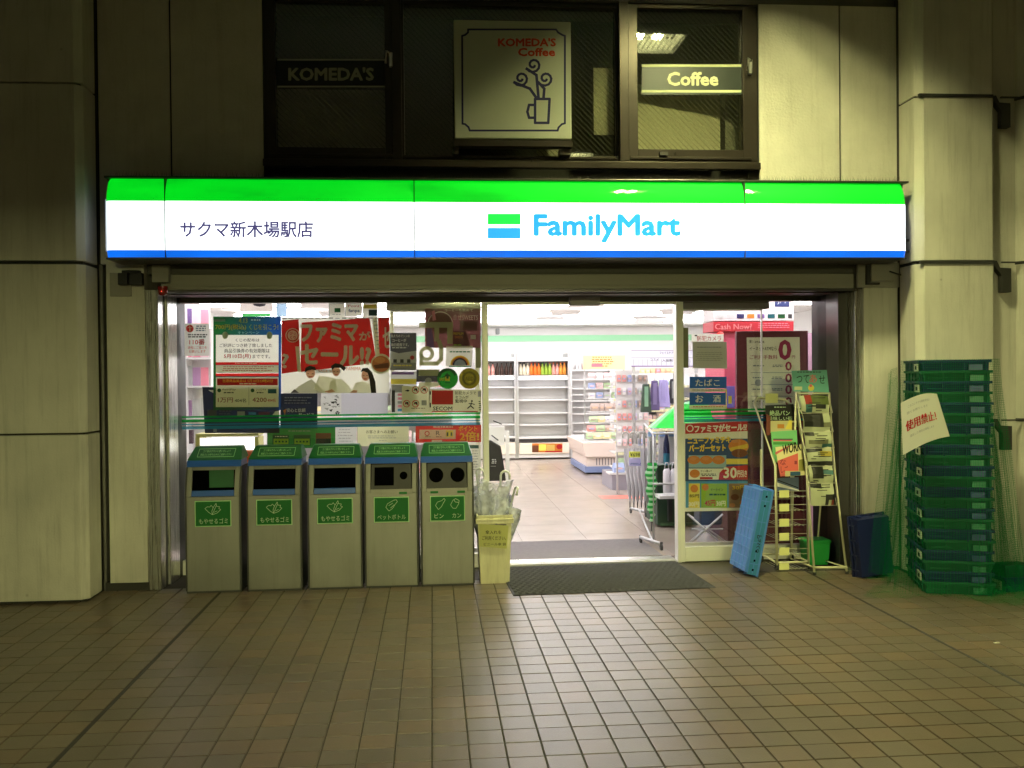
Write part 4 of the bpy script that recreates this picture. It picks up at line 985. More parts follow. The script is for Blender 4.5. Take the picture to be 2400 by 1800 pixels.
# low stack at the right edge
for k, (M, l) in enumerate(((cnavy, 'navy blue bread crate lowest of the short stack beside the column'), (cgreen, 'green bread crate on top of the navy one in the short stack'))):
    o = copy_tree(protoN if k == 0 else protoG); o['label'] = l; o['group'] = 'crates in the short stack'
    o.location = (4.12, 6.56, .002+k*.085); o.rotation_euler = (0, 0, radians(4)); o.scale = (1.25, 1, 1.2)
# dark blue crate stood on edge, left of the stack
dkc = thing('upright_crate', 'dark blue crate stood on its end behind the net by the wall', 'crate', (3.25, 6.85, 0))
tmp = MB(mat('crate_dark_blue', (.008, .014, .07), rough=.4)); crate_mesh(tmp, .46, .30, .10)
M2 = Matrix.Translation((3.24, 6.87, .0)) @ Matrix.Rotation(radians(-4), 4, 'Y') @ Matrix.Rotation(radians(-10), 4, 'Z') @ Matrix.Translation((0, 0, .235)) @ Matrix.Rotation(radians(90), 4, 'Z') @ Matrix.Rotation(radians(90), 4, 'Y')
M2 = Matrix.Translation((3.24, 6.80, .0)) @ Matrix.Rotation(radians(-5), 4, 'Y') @ Matrix.Rotation(radians(8), 4, 'Z')
def cvt(v): return M2 @ Vector((v[1], v[2], v[0]+.232))
tmp.v = [cvt(v) for v in tmp.v]; tmp.build('crate_body', dkc)
vs, fs, _ = text_geo('BREAD', .02); tmp = MB(P('crate_print', (150, 155, 165)))
tmp.raw([M2 @ Vector((-.152, .02, 0)) * 0 + M2 @ Vector((-.135+.02*b_, -.003, .42-.34*a)) for a, b_ in vs], fs)

# ------------------------------------------------------------------ green net draped over the stack
def net_material():
    M = bpy.data.materials.new('green_net'); M.use_nodes = True; t = M.node_tree; n = t.nodes; L = t.links; n.remove(n['Principled BSDF'])
    tr = n.new('ShaderNodeBsdfTransparent'); df = n.new('ShaderNodeBsdfDiffuse'); df.inputs[0].default_value = (.006, .17, .045, 1)
    tl = n.new('ShaderNodeBsdfTranslucent'); tl.inputs[0].default_value = (.006, .17, .045, 1); ms = n.new('ShaderNodeMixShader'); ms.inputs[0].default_value = .3
    L.new(df.outputs[0], ms.inputs[1]); L.new(tl.outputs[0], ms.inputs[2])
    mx = n.new('ShaderNodeMixShader'); L.new(tr.outputs[0], mx.inputs[1]); L.new(ms.outputs[0], mx.inputs[2]); L.new(mx.outputs[0], n['Material Output'].inputs[0])
    uv = n.new('ShaderNodeUVMap'); sp = n.new('ShaderNodeSeparateXYZ'); L.new(uv.outputs[0], sp.inputs[0])
    fs = []
    for ch, sc in (('X', 1), ('Y', 1)):   # strands every 12 mm
        a = n.new('ShaderNodeMath'); a.operation = 'FRACT'; mu = n.new('ShaderNodeMath'); mu.operation = 'MULTIPLY'; mu.inputs[1].default_value = 1/.012
        L.new(sp.outputs[ch], mu.inputs[0]); L.new(mu.outputs[0], a.inputs[0]); c = n.new('ShaderNodeMath'); c.operation = 'LESS_THAN'; c.inputs[1].default_value = .095; L.new(a.outputs[0], c.inputs[0]); fs.append(c)
    mxx = n.new('ShaderNodeMath'); mxx.operation = 'MAXIMUM'; L.new(fs[0].outputs[0], mxx.inputs[0]); L.new(fs[1].outputs[0], mxx.inputs[1])
    L.new(mxx.outputs[0], mx.inputs[0])
    return M
netm = net_material()
net = MB(netm); net.smooth = True
n = 150
uvs = []
top_pts = []
hx, hy = WX/2+.012, WY/2+.012
def rect_ring(f, gx=0, gy=0):   # point on rounded rectangle at parameter f in 0..1 (counter clockwise from front left)
    a, b = hx+gx, hy+gy; per = 2*(2*a+2*b); s = f*per
    if s < 2*a: q = (-a+s, -b)
    elif s < 2*a+2*b: q = (a, -b+s-2*a)
    elif s < 4*a+2*b: q = (a-(s-2*a-2*b), b)
    else: q = (-a, b-(s-4*a-2*b))
    return q
levels = 16
rng = random.Random(3); ph = [rng.uniform(0, 6.28) for _ in range(8)]
grid = []
for j in range(levels+1):
    v = j/levels; z = TOPZ+.006 - (TOPZ-.01)*v if v < 1 else .012
    row = []
    for k in range(n):
        f = k/n; x, y = rect_ring(f)
        # flare out to the sides (left and right of the stack), less in front
        side = abs(x)/hx; outx = (x/hx)*(.012+.16*v**1.1*(1 if x < 0 else .9)); outy = (y/hy)*(.012+(.05 if y < 0 else .10)*v)
        fold = (.018*sin(2*pi*f*13+ph[0]+v*1.5)+.012*sin(2*pi*f*29+ph[1]+v*2))*min(1, v*2.2+.08)
        if y < -hy*.98 and abs(x) < hx*.98: outy += 0; 
        dirx, diry = (x/hypot(x, y), y/hypot(x, y))
        X = x+outx*1.0+dirx*fold; Y = y+outy+diry*abs(fold)
        p3 = cen+ux*X+uy*Y; row.append((p3.x, p3.y, z))
    grid.append(row)
# skirt lying on the ground
for e in (.06, .13):
    row = []
    for k in range(n):
        px_, py_, _z = grid[levels][k]; d = Vector((px_-cen.x, py_-cen.y, 0)).normalized(); s = e*(1.2+.9*sin(k*.21+ph[2])+(.8 if d.x > .3 else 0))
        row.append((px_+d.x*s, py_+d.y*s, .008+.010*abs(sin(k*.9+e*40))))
    grid.append(row)
vs = [q for r in grid for q in r]
net.raw(vs, [(j*n+k, j*n+(k+1) % n, (j+1)*n+(k+1) % n, (j+1)*n+k) for j in range(len(grid)-1) for k in range(n)])
net.raw([grid[0][k] for k in range(n)], [tuple(range(n))])
ntop = thing('green_net', 'green mesh netting draped over the tall stack of crates down to the ground', 'net', tuple(cen))
no = net.build('netting', ntop)
def net_uv(no, wid):
    me = no.data; uvl = me.uv_layers.new(name='UVMap')
    for poly in me.polygons:
        vsx = [me.vertices[i].co for i in poly.vertices]
        for li, vi in zip(poly.loop_indices, poly.vertices):
            c = me.vertices[vi].co; k = vi % n; j = vi//n
            kk = k if not (k == 0 and any(v % n == n-1 for v in poly.vertices)) else n
            uvl.data[li].uv = (kk*wid/n, (1.6-c.z) if j <= levels else 1.6+.1*(j-levels))
net_uv(no, 2.6)
# second sheet: slack gathered folds at the sides
def hang(pts_top, pts_bot, folds, depth, name='netting'):
    mb = MB(netm); mb.smooth = True; nk, nj = 40, 14; vs = []
    T0, T1 = Vector(pts_top[0]), Vector(pts_top[1]); B0, B1 = Vector(pts_bot[0]), Vector(pts_bot[1])
    for j in range(nj+1):
        v = j/nj
        for k in range(nk+1):
            u = k/nk; q = lerp(lerp(T0, T1, u), lerp(B0, B1, u), v)
            vs.append((q.x+.012*sin(v*5+u*9), q.y-depth*(.3+v)*sin(u*folds*pi+v*1.2), q.z))
    mb.raw(vs, [(j*(nk+1)+k, j*(nk+1)+k+1, (j+1)*(nk+1)+k+1, (j+1)*(nk+1)+k) for j in range(nj) for k in range(nk)])
    o = mb.build(name, ntop); me = o.data; uvl = me.uv_layers.new(name='UVMap')
    for poly in me.polygons:
        for li, vi in zip(poly.loop_indices, poly.vertices):
            j, k = divmod(vi, nk+1); uvl.data[li].uv = (k*.032, j*.11)
    return o
hang([at(2082, 875, 6.62), at(2100, 860, 6.5)], [at(2035, 1340, 6.62), at(2130, 1365, 6.40)], 9, .02)
hang([at(2080, 900, 6.60), at(2100, 880, 6.5)], [at(2060, 1350, 6.62), at(2140, 1375, 6.36)], 7, .02)
hang([at(2298, 850, 6.35), at(2306, 850, 6.5)], [at(2290, 1395, 6.10), at(2400, 1400, 6.3)], 8, .03)
hang([at(2300, 845, 6.35), at(2308, 850, 6.6)], [at(2320, 1400, 6.12), at(2385, 1360, 6.7)], 9, .03)
# net heap on the ground to the right
mb = MB(netm); mb.smooth = True; nk, nj = 60, 16; vs = []
for j in range(nj+1):
    for k in range(nk+1):
        x = 3.55+1.5*k/nk; y = 5.93+.55*j/nj + .03*sin(k*.3); e = sin(pi*j/nj)*min(1, k/6, (nk-k)/6+.4)
        vs.append((x, y, .006+e*(.05+.035*sin(k*.55+j*.7)+.025*sin(k*1.3-j)+.02*sin(j*2.1))*(1 if k > 6 else .6)))
mb.raw(vs, [(j*(nk+1)+k, j*(nk+1)+k+1, (j+1)*(nk+1)+k+1, (j+1)*(nk+1)+k) for j in range(nj) for k in range(nk)])
o = mb.build('net_heap', ntop); me = o.data; uvl = me.uv_layers.new(name='UVMap')
for poly in me.polygons:
    for li, vi in zip(poly.loop_indices, poly.vertices):
        j, k = divmod(vi, nk+1); uvl.data[li].uv = (k*.031, j*.045)

# curled paper notice on the net
lam = P('laminated_paper', (222, 222, 205), rough=.25, trans=.15)
mb = MB(lam); mb.smooth = True; nk = 16
TL, TR, BR, BL = at(2108, 944, 6.30), at(2192, 923, 6.06), at(2222, 1022, 6.05), at(2113, 1066, 6.30)
redp = P('notice_red', (200, 30, 35)); 
def curl(u, v, off=0.0):
    q = lerp(lerp(BL, BR, u), lerp(TL, TR, u), v); b = sin(pi*u)
    return Vector((q.x, q.y-.035*b-.02-off, q.z+.028*b))
mb.raw([curl(k/nk, v) for v in (0, .5, 1) for k in range(nk+1)], [(r*(nk+1)+k, r*(nk+1)+k+1, (r+1)*(nk+1)+k+1, (r+1)*(nk+1)+k) for r in range(2) for k in range(nk)])
mb.smooth = False
vs, fs, _ = text_geo('使用禁止！', .03); 
for dx_ in (-.006, 0, .006): mb.use(redp).raw([curl(.08+dx_+.70*a, .40+.20*b_, .003+dx_*.02) for a, b_ in vs], fs)
for t_, y_, h_, a0, a1 in (('このコンテナの無断使用は', .84, .05, .15, .7), ('固くお断りします', .72, .05, .12, .62), ('違反した場合は通報します', .26, .05, .15, .68)):
    vs, fs, _ = text_geo(t_, 0); mb.use(P('faint_ink', (150, 150, 150))).raw([curl(a0+(a1-a0)*a, y_+h_*b_, .003) for a, b_ in vs], fs)
mb.build('paper_notice', None, None, 'curled white paper with red 使用禁止 tied on the netted crates', 'notice')

# wall fittings under the sign
jb = thing('junction_box', 'small dark bracket and pale wall plate under the left end of the sign', 'fitting', (-2.2, 7.06, 2.2))
q0, q1 = at(258, 695, 7.05), at(308, 640, 7.05)
MB(shutterbox).box(q0.x, q1.x, 7.045, 7.058, q0.z, q1.z).build('wall_plate', jb, bevel=.003)
q0, q1 = at(278, 668, 7.0), at(334, 640, 7.0)
MB(black).box(q0.x, q0.x+.065, 6.98, 7.04, q0.z, q1.z).box(q0.x+.075, q1.x, 6.98, 7.04, q0.z, q1.z).box(q0.x+.02, q1.x-.02, 7.0, 7.044, q1.z+.001, q1.z+.02).build('bracket', jb, bevel=.004)
wl_ = thing('warning_light', 'red beacon lamp under a cream box at the top left corner of the shop front', 'beacon', (-1.97, 7.0, 2.1))
q0, q1 = at(359, 662, 7.05), at(397, 622, 7.05)
MB(shutterbox).box(q0.x, q1.x, 7.02, 7.078, q0.z, q1.z).box(q0.x+.003, q1.x-.003, 7.015, 7.019, (q0.z+q1.z)/2-.003, (q0.z+q1.z)/2).build('box', wl_, bevel=.004)
q = at(382, 684, 7.05); rm_ = mat('beacon_red', (.25, .006, .004), rough=.2, coat=.8)
MB(rm_).lathe((q.x, 7.045, q.z-.03), [(0, 0), (.022, .004), (.034, .02), (.036, .06), (.036, .068)], 16).build('dome', wl_)
MB(mat('beacon_led', (1, .05, .02), emit=3, ecol=(1, .08, .04))).lathe((q.x, 7.008, q.z), [(0, -.004), (.004, 0), (0, .004)], 8).build('led', wl_)
cb = thing('cable_box', 'grey wall box with dangling cable under the right end of the sign', 'fitting', (3.35, 7.06, 2.2))
q0, q1 = at(2028, 663, 7.03), at(2090, 622, 7.03)
MB(shutterbox).box(q0.x+.03, q1.x, 6.99, 7.058, q0.z+.01, q1.z+.01).build('box', cb, bevel=.004)
MB(joint_dark).box(q0.x, q0.x+.025, 7.0, 7.058, q0.z, q1.z).box(q0.x, q0.x+.10, 7.0, 7.058, q0.z-.015, q0.z-.001).build('bracket', cb)
g = lambda x, y: tuple(at(x, y, 6.98))
MB(black).tube([g(2085, 636), g(2110, 644), g(2132, 650), g(2142, 640), g(2140, 620), g(2136, 600)], .006, 6).tube([g(2136, 655), g(2148, 630), g(2150, 600), g(2135, 585)], .004, 6).build('cable', cb)
MB(shutterbox).box(3.205, at(2130, 700, 7.06).x, 7.03, 7.058, at(2100, 674, 7.06).z, 2.335).build('wall_plate', cb)
MB(P('litter_white', (225, 222, 205))).box(3.09, 3.12, 5.085, 5.10, .0015, .006).build('litter_scrap', None, None, 'small pale scrap of litter on the tiles at the right', 'litter')

# ------------------------------------------------------------------ posters and stickers on the glass
YP = 7.640      # just behind the pane (between pane and door leaf)
pap = P('poster_paper', (225, 225, 200), rough=.7, trans=.12); redm = P('poster_red', (190, 28, 30)); gold = P('poster_gold', (240, 205, 60)); wht = P('poster_white', (238, 238, 225))
blu = P('poster_blue', (22, 70, 130)); grn = P('poster_green', (25, 110, 55)); dgrn = P('poster_deep_green', (16, 84, 40)); nav = P('poster_navy', (18, 24, 46)); skyb = P('poster_sky', (70, 150, 200)); tealb = P('poster_tealblue', (18, 88, 95))
skin = P('print_skin', (214, 165, 135)); hair = P('print_hair', (28, 20, 18)); greyp = P('print_grey', (150, 152, 150)); lgrey = P('print_light_grey', (205, 206, 205)); orng = P('print_orange', (215, 130, 50)); brn = P('print_brown', (120, 62, 28)); pink = P('print_pink', (232, 150, 170)); purp = P('print_purple', (120, 90, 150))
mag_ = P('print_magenta', (150, 30, 75)); lime = P('print_lime', (150, 190, 40))
# 110 notice
p = Print(YP); p.R(433, 758, 490, 834, P('notice_grey', (205, 205, 198), rough=.7)).lift()
p.Cc(445, 770, 9, redm); p.lines(457, 763, 484, 778, 3, ink_b, 3, .1); p.lines(440, 783, 486, 793, 2, ink, 3, .1)
p.T('110番', 444, 795, 480, 808, redm, .05); p.T('通報にご協力を', 440, 811, 485, 818, redm, .02); p.T('お願いします', 443, 820, 482, 827, redm, .02).lift(); p.line([(445, 764), (445, 776)], 2, wht); p.line([(441, 768), (449, 768)], 1.5, wht)
p.build('notice', 'small grey notice reading 110 in red at the left end of the window', 'notice')
# campaign poster
p = Print(YP)
for k in range(12):
    f = k/11; c = tuple(int(a+(b-a)*f) for a, b in zip((22, 96, 40), (24, 72, 140)))
    x0 = 500+k*13.25; p.R(x0, 742, x0+13.25, 785, P('campaign_%02d' % k, c)); p.R(x0, 954, x0+13.25, 961, P('campaign_%02d' % k, c))
p.R(500, 785, 506, 954, P('campaign_00', (22, 96, 40))).R(653, 785, 659, 954, P('campaign_11', (24, 72, 140))).R(506, 855, 653, 856, tealb).R(506, 882, 653, 884, tealb)
p.lift().R(506, 785, 653, 849, wht); p.R(506, 856, 653, 874, pap); p.R(506, 849, 653, 855, redm); p.R(506, 875, 653, 882, redm); p.R(506, 884, 653, 954, pap); p.R(509, 887, 651, 903, redm)
p.R(503, 748, 528, 754, greyp)
p.lift().T('4.13', 560, 746, 580, 757, gold, .04); p.lines(586, 748, 612, 754, 1, wht, 4, .1)
p.T('700円(税込)', 505, 760, 577, 774, gold, .05); p.T('くじを引こう!', 584, 760, 652, 773, gold, .05); p.T('キャンペーン', 558, 776, 607, 783, wht, .03)
p.T('くじの配布は', 552, 793, 608, 801, ink, .03); p.T('ご好評につき終了致しました', 515, 805, 638, 814, ink, .03); p.T('商品引換券の有効期限は', 526, 817, 632, 827, ink, .03)
p.T('5月10日(月)', 525, 830, 588, 841, redm, .05); p.T('までです。', 592, 831, 633, 840, ink, .03)
p.lines(520, 859, 645, 872, 3, redm, 1.4, .2); p.lines(548, 850.5, 608, 853.5, 1, wht, 2, .1)
p.T('当選商品発券は 5月10日23時59分', 522, 889, 640, 896, gold, .03); p.lines(558, 898, 602, 901, 1, wht, 2.4, .1)
p.Cc(514, 915, 4.5, dgrn); p.T('FamiPay', 522, 911, 553, 916, ink, .02); p.lines(523, 919, 548, 922, 1, ink, 2.5, .1); p.Cc(592, 915, 4.5, dgrn); p.T('ファミペイ', 600, 911, 624, 916, ink, .02); p.lines(600, 919, 618, 922, 1, ink, 2.5, .1)
p.R(628, 912, 648, 922, tealb); p.T('1万円', 511, 932, 546, 943, P('print_wine', (140, 60, 60)), .04); p.T('404名', 550, 934, 577, 943, ink, .03); p.T('4200', 592, 932, 625, 942, P('print_wine', (140, 60, 60)), .04); p.T('404名', 627, 934, 646, 942, redm, .02)
p.R(583, 907, 584, 950, greyp)
for x in (528, 632): p.Cc(x, 786, 7, P('tape_clear', (165, 180, 150)), 12, 9)
p.build('poster', 'tall poster with green to blue gradient frame headed 700 in yellow', 'poster')
# sale poster with three people
p = Print(YP)
p.R(660, 743, 913, 921, wht)
p.lift().quad([(660, 752), (700, 748), (704, 870), (660, 876)], redm); p.quad([(707, 756), (866, 745), (883, 850), (704, 872)], redm); p.quad([(886, 745), (913, 743), (913, 838), (889, 838)], redm)
p.lift().Cc(686, 786, 17, wht); p.quad([(692, 812), (700, 812), (706, 872), (698, 872)], pap); p.quad([(872, 746), (883, 745), (890, 830), (880, 832)], pap)
for k in range(16): p.R(662+k*15.5, 744+(0 if k % 2 else 1), 672+k*15.5, 747, greyp)
p.lift().ring(686, 786, 12, 14.5, redm); p.T('びっ', 679, 777, 693, 785, redm, .03); p.T('くり', 680, 787, 693, 795, redm, .03)
p.T('ファミマ', 706, 760, 838, 802, wht, .10, dy=-2); p.T('が', 842, 777, 868, 797, wht, .09); p.T('セール!?', 706, 808, 868, 852, wht, .11, dy=3); p.T('?', 662, 830, 676, 862, wht, .08); p.T('セ', 898, 768, 913, 815, wht, .05); 
for k in range(8): p.R(876+k*1.2, 752+k*9, 884+k*1.0, 754+k*9, greyp)
p.R(740, 866, 800, 874, lgrey); p.T('SALE SALE', 746, 867, 794, 872, orng, .02); p.T('FAMIMA', 812, 860, 846, 868, orng, .02)
# burger in its round frame
p.Cc(893, 853, 24, pap).lift().Cc(893, 853, 21, P('bun_orange', (196, 110, 52)), 22, 19)
p.lift().quad([(875, 856), (911, 850), (912, 862), (880, 864)], brn); p.Cc(890, 844, 13, P('bun_light', (214, 140, 82)), 16, 7)
# people: man left, man centre, woman right (plain figures, white robes)
robe = P('print_robe', (232, 232, 210)); robe2 = P('print_robe_shade', (200, 200, 182)); jk = P('print_jacket', (95, 90, 90))
p.quad([(681, 921), (700, 905), (716, 896), (730, 888), (742, 900), (765, 921)], robe2)
p.quad([(681, 921), (690, 912), (702, 921)], jk); p.quad([(735, 912), (748, 880), (785, 886), (792, 916), (760, 921)], robe)
p.lift().Cc(728, 874, 11, skin, 16, 13); p.Cc(788, 870, 9, skin, 16, 12); p.Cc(857, 880, 10, skin, 16, 13)
p.quad([(768, 921), (774, 896), (786, 888), (800, 888), (818, 904), (828, 921)], robe); p.quad([(823, 921), (832, 898), (850, 893), (868, 900), (880, 921)], robe)
p.lift().quad([(714, 874), (716, 862), (726, 857), (738, 860), (742, 868), (732, 866), (722, 868)], hair); p.quad([(778, 868), (776, 858), (786, 851), (800, 854), (812, 862), (806, 870), (798, 862), (784, 862)], hair)
p.quad([(845, 872), (850, 863), (862, 862), (872, 872), (880, 895), (882, 921), (870, 921), (866, 890), (862, 874), (852, 870)], hair)
p.line([(720, 876), (724, 876)], 1.3, hair); p.line([(731, 876), (735, 876)], 1.3, hair); p.line([(724, 883), (732, 883)], 1.6, redm)
p.line([(782, 871), (785, 871)], 1.2, hair); p.line([(790, 871), (793, 871)], 1.2, hair); p.line([(785, 878), (791, 878)], 1.3, redm)
p.line([(851, 880), (854, 880)], 1.2, hair); p.line([(859, 880), (862, 880)], 1.2, hair); p.line([(854, 888), (859, 888)], 1.8, redm)
p.quad([(760, 918), (778, 912), (786, 918), (770, 921)], skin); p.quad([(820, 921), (828, 914), (838, 915), (836, 921)], skin)
p.build('poster', 'wide red and white sale poster with three people and a burger', 'poster')
# navy posters, b/w flyer, blank sheet
p = Print(YP+.006); p.quad([(480, 1015), (655, 1015), (655, 907), (474, 907)], nav).lift(); p.quad([(488, 914), (502, 914), (500, 921), (494, 918)], wht); p.R(486, 960, 508, 975, P('print_dimgrey', (70, 72, 74))); p.R(556, 964, 574, 974, greyp).R(583, 966, 600, 972, skyb).R(606, 966, 632, 972, P('print_dimred', (110, 40, 60)))
p.quad([(637, 975), (655, 975), (655, 962), (645, 964)], wht); p.R(500, 1000, 508, 1012, greyp); p.lines(512, 962, 548, 974, 2, P('print_dimgrey', (70, 72, 74)), 3)
p.build('poster', 'dark navy poster partly hidden behind the tall campaign poster', 'poster')
p = Print(YP+.003); p.R(657, 922, 744, 1004, nav).lift(); p.lines(666, 931, 732, 950, 3, greyp, 2, .2); p.T('安心と信頼', 672, 957, 716, 966, wht, .02); p.T('サービス', 700, 968, 736, 975, wht, .03); p.quad([(664, 962), (671, 958), (668, 975)], orng)
p.build('poster', 'navy poster with white サービス lettering under the sale poster', 'poster')
p = Print(YP+.004); p.R(752, 922, 800, 975, lgrey).lift()
for k in range(26):
    x = random.uniform(755, 792); y = random.uniform(926, 968); p.quad([(x, y), (x+random.uniform(4, 12), y+random.uniform(-3, 3)), (x+random.uniform(2, 10), y+random.uniform(2, 6))], random.choice([ink, greyp, greyp, P('print_charcoal', (60, 60, 62))]))
p.build('flyer', 'black and white scribbled flyer between navy poster and blank sheet', 'flyer')
p = Print(YP+.004); p.R(800, 921, 909, 973, P('sheet_blank', (190, 190, 202), rough=.7)); p.build('paper_sheet', 'plain pale grey sheet under the sale poster', 'paper')
# cards at the top
clab = ['card with a green square, left of three hanging at the top of the window', 'blue topped card, centre of three hanging at the top of the window', 'yellow and black card, right of three hanging at the top of the window']
for i, (x0, x1, y0) in enumerate(((772, 808, 708), (810, 849, 706), (851, 885, 709))):
    p = Print(YP+.002); p.R(x0, y0, x1, y0+35, wht).lift()
    if i == 0: p.R(x0, y0, x1, y0+3, skyb); p.R(x0+12, y0+14, x0+26, y0+24, grn); p.lines(x0+6, y0+28, x1-4, y0+31, 1, greyp, 1.6)
    elif i == 1: p.R(x0, y0-8, x1, y0, skyb); p.T('Point', x0+6, y0+8, x1-6, y0+14, redm, .02); p.T('fanpa', x0+7, y0+18, x1-6, y0+28, blu, .04)
    else: p.R(x0, y0, x1, y0+2, tealb); p.R(x0+2, y0+5, x1-3, y0+14, yel); p.R(x0+13, y0+17, x1-1, y0+31, P('print_darkteal', (16, 50, 50)))
    p.R(x0-1, y0, x0, y0+35, tealb); p.build('hanging_card', clab[i], 'card', 'payment cards hanging at the top of the window')
# black coffee poster
p = Print(YP+.03); p.R(914, 780, 976, 868, P('print_charcoal', (60, 60, 62))).lift()
p.T('私たちのマシンの', 917, 784, 960, 791, wht, .03); p.T('コーヒーが', 920, 794, 952, 801, wht, .04); p.T('毎日焙煎です。', 917, 804, 958, 812, wht, .03); p.lines(918, 814, 956, 818, 1, wht, 2, .1)
p.quad([(914, 822), (934, 828), (976, 822), (976, 850), (914, 850)], lgrey); p.R(914, 850, 976, 868, greyp)
for x in (922, 938, 954): p.R(x, 842, x+8, 850, P('print_charcoal', (60, 60, 62)))
p.lift().Cc(966, 838, 5, redm); p.lines(920, 855, 966, 860, 1, yel, 3)
p.build('poster', 'charcoal coffee machine poster beside the sale poster', 'poster')
# product shelf graphics below it
p = Print(YP+.034); p.R(916, 870, 976, 968, lgrey).lift(); p.R(916, 888, 976, 900, yel); p.R(918, 872, 970, 878, purp); p.R(918, 902, 945, 920, greyp); p.R(918, 915, 926, 966, P('print_charcoal', (60, 60, 62)))
for k in range(5): p.R(932, 922+k*9, 942+random.random()*8, 928+k*9, random.choice([pink, greyp, skyb]))
p.build('flyer', 'pale leaflet with yellow band below the charcoal poster', 'flyer')
# brown desserts poster
p = Print(YP+.02); p.R(996, 723, 1127, 815, P('poster_brown', (120, 72, 72), rough=.6)).lift()
p.T('コーヒーも飲めて', 1042, 724, 1108, 730, wht, .03); p.T('幸せSWEETS', 1062, 737, 1120, 751, wht, .0); p.ring(1032, 760, 28, 30, wht, 0, 180)
p.Cc(1032, 758, 26, P('print_cocoa', (110, 60, 48)), 20, 24); p.quad([(1000, 815), (1000, 770), (1012, 770), (1018, 815)], purp); p.quad([(1062, 815), (1062, 776), (1092, 776), (1104, 815)], P('print_wine2', (96, 30, 44)))
p.lift().T('PREMIUM', 1063, 779, 1086, 785, gold, .02); p.T('SWEETS', 1066, 787, 1084, 793, orng, .02); p.R(1078, 752, 1118, 775, P('print_cocoa2', (95, 50, 50))); p.R(1103, 785, 1115, 795, lgrey)
p.quad([(1012, 730), (1018, 727), (1022, 750), (1014, 752)], pink)
p.build('poster', 'brown dessert poster high beside the left door post', 'poster')
# thick beige sticker characters
beige = P('sticker_beige', (178, 180, 138))
p = Print(YP)
p.R(982, 755, 1062, 768, beige); p.R(1018, 768, 1029, 800, beige); p.R(1048, 768, 1061, 806, beige)
p.ring(1000, 829, 9, 17.5, beige, 0, 360, 26, ); p.R(983, 829, 992, 855, beige); p.line([(1029, 800), (1034, 815), (1034, 842), (1024, 852), (986, 852)], 10, beige)
p.build('sticker', 'large beige character stickers on the glass above the round ones', 'sticker')
# rainbow notice
p = Print(YP+.012); p.quad([(1044, 860), (1106, 860), (1108, 811), (1046, 811)], wht).lift(); p.lines(1052, 823, 1102, 827, 1, grn, 3, .05); p.lines(1060, 807, 1084, 811, 1, lime, 3, .1)
for r, m_ in ((23, gold), (20, orng), (17, navy), (13.5, P('print_paleblue', (190, 200, 235)))): p.lift(); p.quad([(1078+r*cos(pi*k/14), 856-r*sin(pi*k/14)) for k in range(15)], m_)
p.R(1052, 857, 1104, 860, grn)
p.build('notice', 'white notice with a rainbow arc above the round stickers', 'notice')
# round stickers
p = Print(YP); p.Cc(1049, 887, 24.5, P('sticker_round_green', (20, 130, 35)), 30).lift(); p.ring(1049, 887, 17, 24, dgrn, 20, 170); p.T('はいれます', 1030, 885, 1042, 893, gold, .03); p.R(1043, 882, 1054, 893, gold); p.quad([(1040, 883), (1048, 873), (1057, 883)], dgrn); p.Cc(1049, 885, 3, dgrn); p.R(1043, 895, 1055, 898, dgrn)
p.build('round_sticker', 'round green sticker with a small yellow figure', 'sticker')
p = Print(YP); p.Cc(1100, 887, 24.5, P('sticker_round_olive', (128, 118, 22)), 30).lift(); p.ring(1100, 887, 12, 17, P('sticker_olive_dark', (100, 92, 22))); p.T('AED', 1090, 883, 1110, 892, P('sticker_olive_dark', (100, 92, 22)), .03)
p.build('round_sticker', 'round olive yellow sticker right of the green one', 'sticker')
# dark picture peeking
p = Print(YP+.02); p.R(976, 866, 1030, 895, P('print_charcoal', (60, 60, 62))); p.lift().R(981, 866, 1028, 881, beige); p.Cc(1004, 893, 8, greyp)
p.build('flyer', 'dark picture behind the round green sticker', 'flyer')
# prohibition pictograms
p = Print(YP); p.quad([(942, 967), (1008, 967), (1008, 908), (1030, 905), (1030, 896), (983, 896), (981, 905), (942, 905)], P('notice_cream', (205, 205, 165))).lift()
for cx, cy in ((974, 914), (994, 914), (953, 946), (974, 946)):
    p.ring(cx, cy, 7, 8.6, redm, 0, 360, 18); p.quad([(cx-5, cy+2), (cx-2, cy-4), (cx+4, cy-4), (cx+5, cy+3), (cx, cy+1)], ink); p.lift().line([(cx-5, cy-5), (cx+5, cy+5)], 1.3, redm); p.n -= 1
p.quad([(948, 916), (956, 913), (960, 915), (957, 918)], ink); p.R(988, 938, 1000, 950, greyp); p.lines(962, 956, 1000, 959, 1, ink, 1.4, .1)
p.build('notice', 'cream notice with four red ringed prohibition pictograms', 'notice')
# security sticker
p = Print(YP); p.R(1006, 913, 1128, 966, P('notice_cream', (205, 205, 165))).lift(); p.R(1012, 915, 1062, 948, redm); p.T('SECOM', 1015, 953, 1060, 962, ink, .05)
p.T('防犯カメラで', 1067, 917, 1116, 925, ink, .03); p.T('セコムが', 1067, 927, 1098, 934, ink, .04); p.T('監視中', 1067, 936, 1094, 944, ink, .04)
p.R(1012, 963.5, 1120, 966, redm); p.Cc(1106, 940, 2.4, ink, 10); p.line([(1105, 944), (1103, 951), (1110, 957)], 2.6, ink); p.line([(1103, 951), (1096, 957)], 2.6, ink); p.line([(1099, 946), (1106, 946), (1112, 948)], 2, ink); p.lines(1120, 940, 1127, 964, 5, ink, 2, .1); p.R(1120, 917, 1127, 930, greyp)
p.R(1007, 917, 1010, 925, ink).R(1007, 944, 1010, 955, ink)
p.build('security_sticker', 'security company sticker with red square and SECOM lettering', 'sticker')
